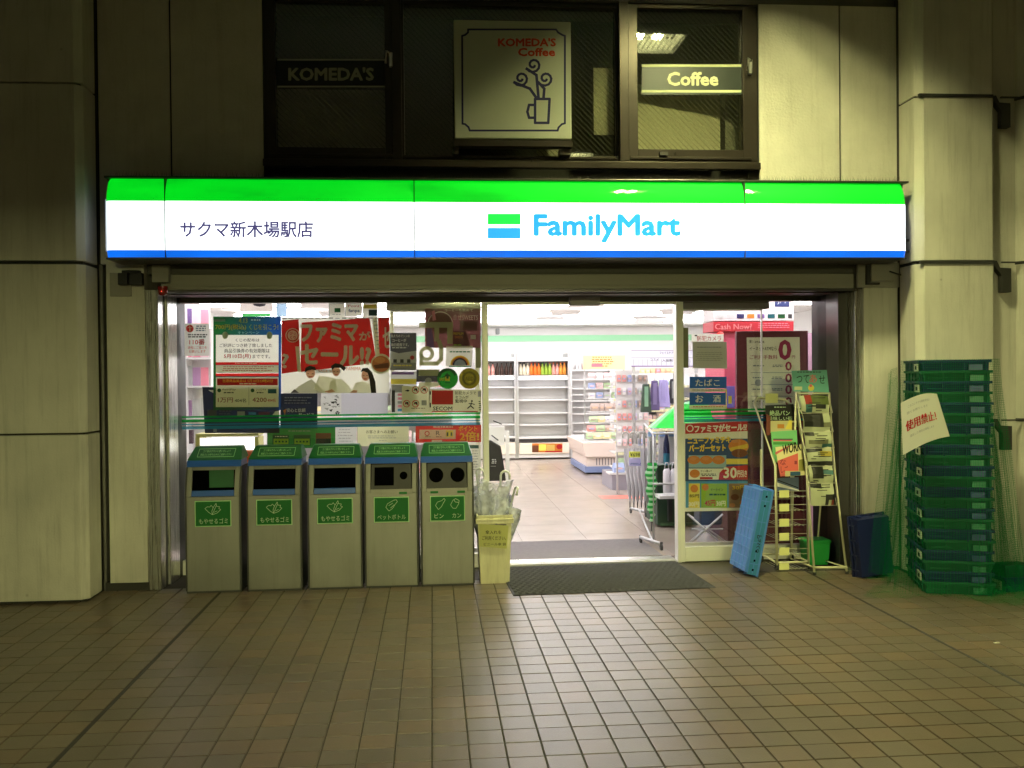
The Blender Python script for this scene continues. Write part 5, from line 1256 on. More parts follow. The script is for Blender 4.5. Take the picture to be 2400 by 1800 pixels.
# red points poster, request notice, green payment board
p = Print(YP); p.quad([(974, 1038), (1128, 1036), (1128, 995), (974, 998)], redm).lift(); p.R(983, 1007, 1068, 1029, wht); p.lines(1012, 999, 1062, 1004, 1, wht, 3.4, .05); p.T('ポイント', 1075, 998, 1118, 1010, gold, .05); p.T('2倍!', 1078, 1012, 1122, 1033, gold, .07); p.R(1012, 1031, 1036, 1035, wht)
p.lift().ring(1001, 1016, 4, 6, redm); p.T('R', 1022, 1010, 1031, 1020, ink_b, .02); p.R(1045, 1009, 1062, 1024, yel); p.lift().R(1047, 1013, 1051, 1022, ink).R(1056, 1013, 1060, 1022, ink)
p.lines(994, 1023, 1010, 1025, 1, ink, 1.2, .1); p.lines(1018, 1023, 1036, 1025, 1, ink, 1.2, .1)
p.build('poster', 'red and yellow ポイント 2倍 poster above the glass and can bin', 'poster')
p = Print(YP); p.R(837, 999, 958, 1046, P('notice_pale', (212, 214, 175))).lift(); p.T('お客さまへのお願い', 858, 1008, 932, 1016, ink, .02); p.lines(860, 1021, 930, 1030, 2, greyp, 1.5, .1); p.lines(885, 1032, 906, 1034, 1, greyp, 1.2, .1); p.R(837, 999, 838, 1046, greyp)
p.build('notice', 'pale notice headed お客さまへのお願い behind the PET bottle bin', 'notice')
p = Print(YP+.01); p.R(626, 1001, 786, 1050, P('board_green', (20, 130, 45))).lift(); p.R(639, 1019, 678, 1044, dgrn); p.R(688, 1019, 728, 1044, dgrn); p.R(740, 1015, 776, 1042, brn)
p.lift(); p.lines(642, 1022, 675, 1025, 1, wht, 2, .05); p.R(641, 1028, 676, 1043, lime); p.R(690, 1028, 726, 1043, lime); p.R(741, 1028, 775, 1040, ink); p.lines(675, 1009, 730, 1013, 1, greyp, 2.2, .1)
for k in range(4): p.lift().R(645+k*8, 1033, 649+k*8, 1037, dgrn).R(694+k*8, 1033, 698+k*8, 1037, dgrn); p.n -= 1
p.build('payment_board', 'green board with small framed charts above the middle bin', 'board')
p = Print(YP+.012); p.R(786, 1001, 836, 1048, lgrey).lift(); p.lines(792, 1006, 828, 1040, 5, greyp, 1.6); p.build('paper_sheet', 'pale sheet between the green board and the request notice', 'paper')
p = Print(YP); p.R(1094, 1040, 1127, 1112, wht).lift(); p.R(1098, 1043, 1122, 1051, tealb); p.lines(1098, 1056, 1122, 1106, 8, greyp, 1.5, .1); p.build('notice', 'narrow white list notice beside the last bin', 'notice')
# glass bands
gb = clear_mat('band_green_film', tint=(.10, .75, .25), gloss=.04, alpha=.55, dif=(.02, .40, .08)); bb = clear_mat('band_blue_film', tint=(.35, .68, .9), gloss=.04, alpha=.55, dif=(.05, .30, .50))
for (xa, xb, w_) in ((424, 1126, 'left window'), (1604, 1944, 'right window')):
    for k, (dz, hh, m_, nm) in enumerate(((0, .014, gb, 'uppermost green'), (.026, .022, gb, 'lower green'), (.060, .010, bb, 'upper blue'), (.078, .024, bb, 'lowest blue'))):
        z = 1.222-dz
        q0, q1 = at(xa, 980, 7.603), at(xb, 980, 7.603)
        mb = MB(m_); mb.face([(q0.x, 7.6035, z-hh), (q1.x, 7.6035, z-hh), (q1.x, 7.6035, z), (q0.x, 7.6035, z)])
        mb.build('glass_band', None, None, nm+' stripe of film across the '+w_, 'window film', 'film stripes on the glass')

# right window
p = Print(YP); p.quad([(1624, 863), (1704, 864), (1703, 801), (1623, 801)], P('notice_grey', (205, 205, 198), rough=.7)).lift(); p.lines(1630, 813, 1694, 818, 1, ink_b, 1.4, .1); p.lines(1630, 826, 1696, 848, 5, greyp, 1.3, .15)
p.build('notice', 'plain grey text notice beside the right door post', 'notice', opaque=True)
p = Print(YP+.12); p.R(1621, 783, 1696, 802, wht).lift(); p.T('防犯カメラ', 1634, 787, 1690, 800, redm, .03); p.R(1628, 785, 1634, 788, ink); p.build('notice', 'white 防犯カメラ notice in red letters above the grey notice', 'notice')
sb = P('sign_board_blue', (12, 98, 185))
p = Print(YP); p.R(1616, 883, 1703, 910, sb).lift(); p.T('たばこ', 1630, 889, 1687, 905, wht, .03); p.R(1616, 911, 1703, 918, pap); p.lines(1620, 913, 1698, 917, 1, greyp, 1.8, .05); p.build('product_sign', 'upper blue product sign with three white hiragana, たばこ, right of the doorway', 'sign', opaque=True)
p = Print(YP); p.R(1616, 920, 1701, 949, sb).lift(); p.T('お', 1630, 926, 1648, 943, wht, .03); p.T('酒', 1671, 926, 1689, 943, wht, .03); p.R(1616, 950, 1703, 959, pap); p.R(1701, 912, 1703.5, 959, yel); p.R(1707, 928, 1715, 946, yel); p.lines(1620, 952, 1698, 956, 1, orng, 2, .05); p.build('product_sign', 'lower blue product sign reading お酒 with a yellow right edge', 'sign', opaque=True)
# sale poster right
p = Print(YP); p.quad([(1604, 1199), (1752, 1196), (1752, 984), (1604, 992)], wht).lift()
p.quad([(1606, 1017), (1752, 1010), (1752, 987), (1606, 993)], redm); p.R(1606, 1028, 1752, 1128, blu); p.R(1607, 1128, 1752, 1190, skyb)
p.lift().ring(1617, 1004, 6, 8.5, wht); p.T('ファミマがセール!?', 1628, 997, 1750, 1014, wht, .09, dy=-5)
p.T('ニューファミチキ', 1612, 1026, 1712, 1041, gold, .10, dy=-3); p.T('バーガーセット', 1615, 1043, 1700, 1059, gold, .10, dy=-2)
p.Cc(1731, 1046, 24, orng, 20, 17); p.R(1702, 1075, 1752, 1088, yel); p.R(1614, 1067, 1702, 1096, P('print_sky2', (150, 185, 200))); p.R(1614, 1098, 1752, 1124, wht); p.R(1614, 1133, 1640, 1190, yel); p.R(1643, 1133, 1704, 1190, lime); p.R(1708, 1133, 1752, 1190, P('print_tan', (150, 120, 90)))
p.lift().quad([(1708, 1050), (1752, 1040), (1752, 1050), (1712, 1058)], P('lettuce_yellow', (225, 190, 60))); p.Cc(1733, 1062, 19, brn, 18, 10); p.Cc(1722, 1034, 9, P('bun_light', (214, 140, 82)), 14, 4)
for x in (1626, 1655, 1684): p.Cc(x, 1078, 15, orng, 18, 10)
p.Cc(1628, 1110, 12, orng, 18, 10); p.R(1640, 1118, 1670, 1123, redm); p.quad([(1684, 1124), (1752, 1124), (1752, 1090), (1700, 1094), (1686, 1108)], redm); p.T('セット購入で', 1642, 1101, 1668, 1107, ink, .02); p.lines(1642, 1110, 1680, 1117, 2, ink, 2, .1)
p.Cc(1627, 1145, 9, orng); p.T('85円', 1616, 1158, 1638, 1166, ink, .04); p.T('30円', 1614, 1176, 1638, 1187, wht, .06); p.Cc(1653, 1142, 8, orng); p.T('イートイン', 1665, 1144, 1694, 1151, ink, .03); p.T('45円', 1652, 1172, 1676, 1186, redm, .06); p.T('30円', 1679, 1174, 1700, 1186, wht, .05); p.lines(1660, 1157, 1700, 1163, 1, dgrn, 4, .1)
p.T('30円', 1716, 1138, 1748, 1148, gold, .06); p.Cc(1722, 1165, 10, brn, 14, 7); p.Cc(1742, 1178, 9, orng, 14, 6); p.Cc(1716, 1184, 7, P('bun_light', (214, 140, 82)), 14, 5)
p.lift().T('30', 1696, 1096, 1726, 1120, wht, .08); p.T('円引き', 1728, 1102, 1750, 1118, wht, .05)
for x in (1626, 1655, 1684): p.Cc(x-2, 1075, 8, P('bun_light', (214, 140, 82)), 14, 4)
p.build('poster', 'blue and red burger sale poster low in the right window', 'poster', opaque=True)

# ------------------------------------------------------------------ inside the shop
CEIL = 2.52; FX0, FX1, FY1 = -3.4, 6.2, 17.95
floor_b = mat('shop_floor_base', (.30, .255, .21), rough=.4)
ftile = mat('shop_floor_tile', (.375, .315, .262), rough=.22, var=.06, scale=2.2, rnd=.015)
fb = MB(floor_b).box(FX0, FX1, 7.74, FY1, -.1, -.003).build('shop_floor', kind='structure', label='pale polished tile floor of the shop')
fx = [FX0+.6*k for k in range(17)]
proto = None; restm = MB(ftile)
for i, x in enumerate(fx[:-1]):
    y = 7.82
    while y < 17.9:
        ww, hh = .598, .598
        if -1.2 <= x <= 3.6 and y < 17.3:
            if proto is None:
                mb = MB(ftile); mb.box(-ww/2, ww/2, -hh/2, hh/2, -.002, .002); proto = mb.build('floor_tile', fb, local=True); o = proto
            else: o = proto.copy(); C.objects.link(o)
            o.location = (x+ww/2, y+hh/2, 0)
        else: restm.box(x, x+ww, y, min(y+hh, FY1), -.002, .002)
        y += .6
restm.build('floor_tiles_beyond', fb, kind='stuff')
wallw = mat('shop_wall_white', (.78, .77, .75), rough=.6)
sw = MB(wallw).box(FX0-.1, FX1+.1, FY1, FY1+.1, 0, 2.6).box(FX0-.1, FX0, 7.76, FY1, 0, 2.6).box(FX1, FX1+.1, 7.76, FY1, 0, 2.6).box(-3.5, GX0-.01, 7.75, 7.85, 0, 2.6).box(GX1+.02, FX1, 7.75, 7.85, 0, 2.6).box(-3.5, 6.3, 7.77, 7.85, 2.16, 2.6).build('shop_wall', kind='structure', label='white walls of the shop interior')
z0 = at(1300, 800, FY1).z; z1 = at(1300, 786, FY1).z
MB(P('wall_band_green', (150, 210, 165))).box(FX0+.01, FX1-.01, FY1-.012, FY1-.001, z0, z1).build('wall_band', sw)
MB(wallw).box(FX0, FX1, 17.2, FY1-.02, 2.40, 2.515).build('soffit', sw)
cl = MB(mat('shop_ceiling_white', (.88, .87, .87), rough=.8)).box(FX0-.1, FX1+.1, 7.76, FY1+.1, CEIL, CEIL+.1).build('shop_ceiling', kind='structure', label='white shop ceiling')
mb = MB(P('ceiling_joint', (180, 180, 180)))
for k in range(1, 11): mb.box(FX0, FX1, 7.85+.9*k-.004, 7.85+.9*k+.004, CEIL-.0015, CEIL+.001)
mb.build('ceiling_joint', cl)
shop_e = mat('shop_light_tube', (.8, .8, .8), emit=SHOP_POWER, ecol=(1.0, .97, .99))
ry = [8.15, 10.3, 12.5, 14.7, 16.6]; rx = [-2.3, -.5, 1.2, 2.9, 4.7]
sproto = None
rowsn = ['nearest the window', 'second from the window', 'third from the window', 'fourth from the window', 'nearest the back wall']; coln = ['far left', 'left', 'middle', 'right', 'far right']
for j, y in enumerate(ry):
    for i, x in enumerate(rx):
        if sproto is None:
            t = thing('shop_ceiling_light', 'x', 'ceiling light', (0, 0, 0), 'ceiling lights of the shop')
            MB(shop_e).box(-.62, .62, -.13, .13, -.10, -.07).build('diffuser', t, local=True); MB(white_p).box(-.60, .60, -.04, .04, -.069, 0.0).build('mount', t, local=True); sproto = t
        else: t = copy_tree(sproto)
        t['label'] = 'shop ceiling light, %s column, row %s' % (coln[i], rowsn[j]); t.location = (x, y, CEIL-.001)
t = thing('ceiling_cassette', 'white air conditioning cassette in the shop ceiling seen through the doorway', 'air conditioner', (1.15, 11.5, 2.5))
MB(white_p).box(.70, 1.65, 11.0, 11.9, 2.485, 2.518).build('panel', t); MB(greyp).box(.78, 1.57, 11.08, 11.12, 2.480, 2.4845).box(.78, 1.57, 11.78, 11.82, 2.480, 2.4845).build('slot', t)

shelf_w = mat('shelf_white', (.72, .71, .70), rough=.4); post_w = mat('post_silver', (.5, .5, .5), rough=.35, metal=.5); back_g = mat('case_back', (.74, .72, .71), rough=.5)
YFR = 17.10
def fridge(x0, x1, label, panelposter):
    t = thing('open_fridge', label, 'display fridge', ((at(x0, 900, YFR).x+at(x1, 900, YFR).x)/2, YFR, 0), 'open refrigerated cases along the back wall')
    X0, X1 = at(x0, 900, YFR).x, at(x1, 900, YFR).x
    top = at(x1, 846, YFR).z; A = lambda y: at(x1, y, YFR).z
    MB(back_g).box(X0, X1, 17.42, 17.46, .3, top).build('back_panel', t)
    for xx_ in (X0, X1): MB(post_w).box(xx_-.02, xx_+.02, YFR-.02, 17.74, .02, A(828)).build('end_panel', t)
    MB(shelf_w).box(X0+.021, X1-.021, YFR-.02, 17.7, A(846), A(838)).build('canopy_top', t)
    MB(P('fridge_dark', (50, 45, 48))).box(X0+.021, X1-.021, YFR, YFR+.01, A(849), A(846)-.001).build('dark_trim', t)
    for y in (881, 907.5, 937, 967.5, 995): 
        MB(shelf_w).box(X0+.021, X1-.021, YFR+.02, 17.41, A(y+1.5), A(y-1.5)).build('shelf', t)
    MB(mat('shelf_lamp', (1, 1, 1), emit=2.5, ecol=(1, 1, 1))).box(X0+.03, X1-.03, YFR+.0, YFR+.015, A(889), A(884)).build('shelf_lamp', t)
    MB(shelf_w).box(X0+.021, X1-.021, YFR-.10, 17.7, A(1026), A(1022)).build('deck', t)
    MB(P('fridge_dark', (50, 45, 48))).box(X0+.021, X1-.021, YFR-.06, YFR-.02, A(1034), A(1027)).build('bumper', t)
    MB(P('fridge_cream', (236, 222, 205))).box(X0+.021, X1-.021, YFR-.10, YFR-.05, .10, A(1036)).build('front_panel', t, bevel=.01)
    MB(shelf_w).box(X0+.021, X1-.021, YFR-.06, 17.5, .03, .09).build('kick_rail', t)
    return t, X0, X1, A
f1, fa0, fa1, FA = fridge(1128, 1208, 'left refrigerated case with one row of bottles, partly behind the door post', False)
f2, fb0, fb1, FA2 = fridge(1212, 1334, 'right refrigerated case with colourful bottles and orange advertising panel', True)
p = Print(YFR-.104); p.R(1247, 1039, 1318, 1060, orng).lift(); p.R(1247, 1044, 1262, 1060, brn); p.R(1263, 1041, 1280, 1056, yel); p.R(1281, 1042, 1300, 1056, P('print_tan2', (235, 205, 110))); p.R(1278, 1057, 1317, 1060, redm); p.Cc(1311, 1047, 7, redm, 14, 6); p.mb.build('advert_panel', f2)
caps = [P('cap_black', (25, 22, 22)), P('cap_orange', (225, 120, 40)), P('cap_red', (190, 35, 35)), P('cap_white', (240, 240, 240)), P('cap_green', (40, 120, 50))]
liqs = [P('drink_amber', (225, 150, 60)), P('drink_orange', (232, 120, 40)), P('drink_green', (150, 180, 60)), P('drink_pink', (225, 160, 150)), P('drink_cream', (235, 225, 200)), P('drink_dark', (60, 36, 26))]
BP = {}
def bottle(ci, li):
    k = (ci, li)
    if k in BP: return copy_tree(BP[k])
    t = thing('drink_bottle', 'x', 'bottle', (0, 0, 0), 'bottles on the top shelf of the refrigerated cases')
    MB(liqs[li]).lathe((0, 0, 0), [(0, 0), (.033, .003), (.034, .10), (.032, .14), (.014, .185), (.014, .20)], 10).build('body', t, local=True)
    MB(caps[ci]).lathe((0, 0, .20), [(.016, 0), (.016, .022), (0, .022)], 10).build('cap', t, local=True)
    BP[k] = t; return t
kinds = []
zsh = FA(879.5)
ORDB = 'first second third fourth fifth sixth seventh eighth ninth tenth eleventh twelfth thirteenth'.split()
def rown(n, xa, xb, seq, where):
    for k in range(n):
        ci, li, nm = seq(k); b = bottle(ci, li); b.location = (xa+(xb-xa)*k/(n-1), YFR+.10, zsh+.001)
        b['label'] = ORDB[k]+' from left, '+nm+' '+where
rown(7, fa0+.05, fa1-.07, lambda k: (0, 3, 'pale black-capped bottle') if k < 3 else (0, 5, 'dark black-capped bottle'), 'on top shelf of left case')
seqs = [(0, 4, 'cream black-capped bottle')]*2+[(3, 4, 'cream white-capped bottle')]+[(2, 1, 'orange red-capped bottle')]*3+[(4, 2, 'green green-capped bottle')]*2+[(2, 2, 'green red-capped bottle')]+[(1, 3, 'pink orange-capped bottle')]*2+[(1, 0, 'amber orange-capped bottle')]*2
rown(13, fb0+.07, fb1-.07, lambda k: seqs[k], 'on top shelf of right case')
# white gondola right of the cases
g = thing('white_shelving', 'white empty shelf unit beside the refrigerated cases', 'shelving', (at(1370, 900, 17.3).x, 17.3, 0))
X0, X1 = at(1339, 900, 17.2).x, at(1432, 900, 17.2).x
MB(back_g).box(X0, X1, 17.42, 17.45, 0, at(1370, 842, 17.2).z).build('back_panel', g)
for xx_ in (X0, X1): MB(shelf_w).box(xx_-.015, xx_+.015, 17.2, 17.75, 0, at(1370, 842, 17.2).z).build('side_panel', g)
for y in (868, 890, 911, 925, 940, 955, 970, 992, 1012, 1035):
    z = at(1370, y, 17.2).z; MB(shelf_w).box(X0+.016, X1-.016, 17.22, 17.41, z-.012, z+.012).build('shelf', g)
rr = random.Random(5)
_gc = [('pack_red', (200, 60, 50)), ('pack_yellow', (235, 205, 90)), ('pack_green', (110, 160, 70)), ('pack_blue', (80, 110, 190)), ('pack_white', (235, 232, 228)), ('pack_brown', (120, 80, 60)), ('pack_pink', (235, 160, 160)), ('pack_lilac', (170, 150, 200)), ('pack_orange', (228, 140, 70)), ('pack_grey', (140, 140, 145))]
gcol = [P(n_, tuple(int(v_+(235-v_)*.52) for v_ in c_)) for n_, c_ in _gc]  # paled towards white: the overexposed look of the shop put into the colours
gname = ['red', 'yellow', 'green', 'blue', 'white', 'brown', 'pink', 'lilac', 'orange', 'grey']
PK = {}
ORD = 'first second third fourth fifth sixth seventh eighth ninth tenth eleventh twelfth thirteenth fourteenth fifteenth sixteenth seventeenth eighteenth nineteenth twentieth'.split()
PC = {}
def pack(ci, w_, d_, h_, loc, where, grp, rz=0):
    PC[where] = PC.get(where, 0)+1; ordn = ORD[PC[where]-1] if PC[where] <= 20 else 'next'
    k = (ci, w_, d_, h_)
    if k not in PK:
        mb = MB(gcol[ci]); hw_, hd = w_/2, d_/2
        mb.raw([(-hw_, -hd, 0), (hw_, -hd, 0), (hw_, hd, 0), (-hw_, hd, 0), (-hw_*1.03, -hd*1.1, h_*.5), (hw_*1.03, -hd*1.1, h_*.5), (hw_*1.03, hd*1.1, h_*.5), (-hw_*1.03, hd*1.1, h_*.5), (-hw_, -hd*.3, h_), (hw_, -hd*.3, h_), (hw_, hd*.3, h_), (-hw_, hd*.3, h_)],
               [(0, 3, 2, 1), (0, 1, 5, 4), (1, 2, 6, 5), (2, 3, 7, 6), (3, 0, 4, 7), (4, 5, 9, 8), (5, 6, 10, 9), (6, 7, 11, 10), (7, 4, 8, 11), (8, 9, 10, 11)])
        mb.use(gcol[(ci+3) % len(gcol)]).box(-hw_*.6, hw_*.6, -hd*1.1-.002, -hd*1.1, h_*.35, h_*.55)
        PK[k] = mb.build('product_pack'); o = PK[k]
    else: o = PK[k].copy(); C.objects.link(o)
    o.location = loc; o.rotation_euler = (0, 0, rz); tag(o, ordn+' from left, '+gname[ci]+' pack '+where, 'product', grp); return o
for k in range(6):
    q = at(1352+k*7, 868, 17.3); pack(rr.choice([5, 9, 4, 0]), .04, .10, .16, (q.x, 17.30, q.z+.015), 'on the second shelf of the white unit', 'packs on the white unit')
# shelves with price board top right
g2 = thing('packed_gondola', 'crowded shop shelves rising in tiers right of the aisle', 'shelving', (3.1, 13.2, 0))
YG = 12.6
tagstrip = P('price_strip', (238, 232, 190), var=.35, scale=9, stretch=(3, 1, .2))
gx0, gx1 = at(1443, 1000, YG).x, at(1530, 1000, YG).x
tiers = [905, 935, 962, 985, 1008, 1035, 1062, 1098]
MB(back_g).box(gx0+.1, gx1+1.2, 13.1, 13.14, 0, at(1450, 872, YG).z).build('back_panel', g2)
for i, y in enumerate(tiers):
    z = at(1450, y, YG).z; MB(shelf_w).box(gx0+.0, gx1+1.1, YG+.02*(8-i), 13.09, z-.018, z).build('shelf', g2); MB(tagstrip).box(gx0+.0, gx1+1.1, YG+.02*(8-i)-.006, YG+.02*(8-i)-.001, z-.03, z+.004).build('price_strip', g2)
    x = gx0+.04
    while x < gx1+.35:
        w_ = rr.choice([.05, .08, .11]); h_ = rr.choice([.06, .09, .13]); ci = rr.choice(range(10)); pack(ci, w_, .07, h_, (x+w_/2, YG+.02*(8-i)+.06, z+.001), 'on tier %s of the crowded aisle shelves' % ('one two three four five six seven eight'.split()[i]), 'packs on the crowded shelves'); x += w_+.012
MB(P('gondola_base', (150, 145, 155))).box(gx0-.10, gx1+1.1, YG-.25, 13.1, .0, .20).build('base', g2)
MB(shelf_w).box(gx0-.14, gx1+1.1, YG-.28, YG-.02, .205, .225).build('base_shelf', g2)
for k in range(4): pack([3, 2, 3, 4][k], .14, .12, .12, (gx0+.0+k*.17, YG-.16, .227), 'on the low base shelf by the aisle', 'packs on the base shelf')
# price board with text
bdm = P('board_lilac', (222, 222, 240))
t = thing('shelf_board', 'white shelf header board with small letters above the orange packs', 'board', (at(1530, 840, 11.6).x, 11.6, 0))
q0, q1 = at(1480, 859, 11.6), at(1640, 821, 11.6)
MB(bdm).box(q0.x, q1.x, 11.6, 11.62, q0.z, q1.z).build('board', t)
p = Print(11.598); p.R(1480, 857, 1640, 859.5, purp); p.R(1480, 838, 1640, 839, greyp); p.R(1480, 821, 1640, 822, purp)
for k in range(14): p.R(1484+k*11, 842, 1485+k*11, 856, greyp)
p.T('フェイスケア', 1546, 824, 1578, 830, ink, .02); p.T('コスメ', 1524, 840, 1544, 846, ink, .02); p.T('入浴剤', 1552, 842, 1576, 848, ink, .04); p.mb.build('lettering', t)
MB(post_w).box(q0.x+.02, q0.x+.05, 11.62, 11.66, 0, q1.z).box(q1.x-.05, q1.x-.02, 11.62, 11.66, 0, q1.z).build('post', t)
z = at(1500, 875, 11.5).z; MB(shelf_w).box(q0.x, q1.x, 11.4, 11.6, z-.02, z).build('shelf', t)
for k in range(7):
    x = at(1505+k*12, 870, 11.45).x; pack([1, 1, 8, 0, 8, 8, 1][k], .055, .05, .06, (x, 11.44, z+.001), 'in the row under the header board', 'packs under the header board')
# hanging garment packs
hang_m = [P('garment_darkgreen', (40, 60, 45)), P('garment_purple', (80, 66, 110)), P('garment_lilac', (150, 140, 190)), P('garment_black', (35, 34, 40))]
nm = ['dark green', 'purple', 'lilac', 'black']
for k, (x, w_, y0, y1) in enumerate(((1515, 13, 900, 966), (1535, 12, 892, 962), (1556, 16, 890, 955), (1578, 10, 888, 945))):
    Y = 11.1+.05*k; t = thing('hanging_pack', nm[k]+' garment pack hanging under the orange packs', 'garment', (at(x, y0, Y).x, Y, at(x, y0, Y).z), 'garment packs hanging under the board')
    mb = MB(hang_m[k]); q0, q1, q2, q3 = at(x-w_*.6, y0, Y), at(x+w_*.6, y0, Y), at(x+w_, y1, Y), at(x-w_, y1, Y)
    mb.raw([q0, q1, q2, q3]+[q+Vector((0, .05, 0)) for q in (q0, q1, q2, q3)], [(0, 1, 2, 3), (7, 6, 5, 4), (0, 4, 5, 1), (1, 5, 6, 2), (2, 6, 7, 3), (3, 7, 4, 0)]); mb.build('pack', t, bevel=.01)
    p = Print(Y-.003); p.R(x-w_*.35, y0+6, x+w_*.35, y0+(y1-y0)*.8, [P('print_sage', (140, 180, 150)), P('print_lav', (140, 125, 170)), P('print_lav2', (175, 165, 215)), greyp][k]); p.mb.build('card', t)
    MB(post_w).tube([at(x, y0, Y+.02), at(x, y0-12, Y+.02), at(x, y0-14, Y+.3)], .006, 6).build('hook', t)
# island freezer with tiers
isl = thing('island_freezer', 'beige island freezer with slatted grille and blue base in the aisle', 'freezer', (2.75, 14.9, 0))
YI = 14.35; ix0, ix1 = at(1372, 1050, YI).x, at(1470, 1050, YI).x
A = lambda y: at(1400, y, YI).z
MB(P('freezer_beige', (226, 210, 200))).prism([(ix0, A(1071)), (ix0-.06, A(1036)), (ix1, A(1036)), (ix1, A(1071))], 1, YI-.05, YI+1.6).build('tub', isl, bevel=.01)
MB(P('freezer_lower', (215, 200, 190))).box(ix0+.02, ix1, YI, YI+1.5, .12, A(1072)).build('body', isl)
mb = MB(P('grille_grey', (120, 115, 118)))
for k in range(14): mb.box(ix0+.16+k*.045, ix0+.175+k*.045, YI-.006, YI-.001, .14, A(1074))
mb.build('grille', isl)
MB(P('freezer_blue', (120, 135, 175))).box(ix0-.01, ix1, YI-.02, YI+1.5, .03, .118).build('base_band', isl); MB(black).box(ix0+.03, ix1, YI+.02, YI+1.4, 0, .03).build('plinth', isl)
MB(shelf_w).box(ix0+.0, ix1, YI+.0, YI+1.5, A(1036)+.002, A(1036)+.02).build('rim', isl)
tz = [A(1033), A(1014), A(993), A(967)]; tx0 = [0, .03, .08, .12]
for i, z in enumerate(tz):
    MB(shelf_w).box(ix0+tx0[i], ix1-.02, YI+.05+.10*i, YI+.6, z-.012, z).build('tier', isl) if i else None
    x = ix0+tx0[i]+.03
    z += .015 if i == 0 else 0
    while x < ix1-.06:
        w_ = rr.choice([.07, .10, .13]); ci = rr.choice([[2, 1, 2, 8, 0], [0, 1, 8, 5, 4, 2], [4, 6, 1, 2], [5, 5, 8, 0]][i]); pack(ci, w_, .07, .09 if i != 3 else .12, (x+w_/2, YI+.05+.10*i+.05, z+.009), 'on the %s tier over the island freezer' % (['lowest', 'second', 'third', 'top'][i]), 'packs on the island freezer'); x += w_+.008
MB(P('header_yellow', (240, 232, 170))).box(ix0+.06, ix0+.72, YI+.5, YI+.52, A(866), A(832)).build('header_card', isl)
p = Print(YI+.498); hx_ = [1384, 1440]
p.lines(1386, 836, 1440, 862, 5, orng, 2.2, .3); p.R(1386, 852, 1412, 860, pink); p.mb.build('header_print', isl)
MB(post_w).box(ix0+.07, ix0+.09, YI+.52, YI+.54, A(1033), A(866)).build('card_post', isl); MB(post_w).box(ix0+.69, ix0+.71, YI+.52, YI+.54, A(1033), A(866)).build('card_post', isl)
for y in (888, 912, 935): MB(shelf_w).box(ix0+.1, ix1, YI+.4, YI+.62, A(y)-.012, A(y)).build('upper_shelf', isl)
for i, y in enumerate((888, 912, 935)):
    for k in range(6): pack(rr.choice([4, 6, 4, 3, 2, 9]), .10, .07, .09, (ix0+.18+k*.12, YI+.46, A(y)+.001), 'on the %s shelf behind the island freezer' % ['highest', 'middle', 'lowest'][i], 'packs above the island freezer')
# rolling rack with umbrellas
rkx = lambda px, Y: at(px, 1100, Y).x
ra = fl(1550, 1290); rb = fl(1528, 1273); rc = fl(1514, 1212); rd = fl(1503, 1203)
ur = thing('rolling_rack', 'chrome rolling rack on castors hung with umbrellas inside the doorway', 'rack', (2.05, 9.0, 0))
zt = .99
MB(post_w).tube([(ra.x-.03, ra.y+.15, .06), (ra.x-.03, ra.y+.15, zt), (rc.x-.03, rc.y-.1, zt), (rc.x-.03, rc.y-.1, .06)], .010, 8).tube([(ra.x-.03, ra.y+.15, .55), (ra.x+.5, ra.y+.2, .55)], .010, 6).tube([(ra.x-.03, ra.y+.15, zt), (ra.x+.7, ra.y+.2, zt)], .010, 6).build('rail', ur)
MB(post_w).tube([(ra.x, ra.y, .055), (ra.x-.10, ra.y+.36, .055)], .016, 8).tube([(rc.x, rc.y, .055), (rc.x-.10, rc.y+.30, .055)], .016, 8).tube([(ra.x-.04, ra.y+.18, .06), (rc.x-.04, rc.y+.16, .06)], .010, 6).build('foot_bar', ur)
for q in ((ra.x, ra.y), (ra.x-.10, ra.y+.36), (rc.x, rc.y), (rc.x-.1, rc.y+.30)): wheel(ur, q[0], q[1], .030)
umg = P('umbrella_grey_film', (190, 188, 194), rough=.3); umt = P('umbrella_tip', (60, 58, 60)); umh = P('umbrella_handle_grey', (175, 172, 170))
lb = ['clear umbrella hanging farthest left on the rolling rack', 'clear umbrella hanging second from the left on the rolling rack', 'middle one of the clear umbrellas hanging on the rolling rack', 'clear umbrella hanging fourth from the left on the rolling rack', 'clear umbrella hanging nearest the chrome pole']
for k in range(5):
    Y = 9.80-.12*k; px = 1475+k*9; xx_ = at(px, 1000, Y).x
    umbrella('hanging_umbrella', lb[k], 'umbrella', (xx_, Y, at(px, 1190, Y).z), (xx_-.01, Y, at(px, 1012, Y).z), .040, umg, umh, (1 if k % 2 else -1, 0, 0), 'clear umbrellas hanging on the rolling rack', hook=.03, tip=umt)
p = Print(9.30); p.R(1474, 1058, 1504, 1072, P('label_yellowgreen', (205, 208, 90))); p.R(1474, 1074, 1504, 1092, P('label_lilac', (170, 165, 215))); p.lift(); p.T('¥698', 1477, 1061, 1500, 1070, ink, .03); p.T('UMBRELLA', 1476, 1085, 1503, 1089, blu, .02)
p.build('price_tag', 'yellow and lilac price tag on the hanging umbrellas', 'price tag')
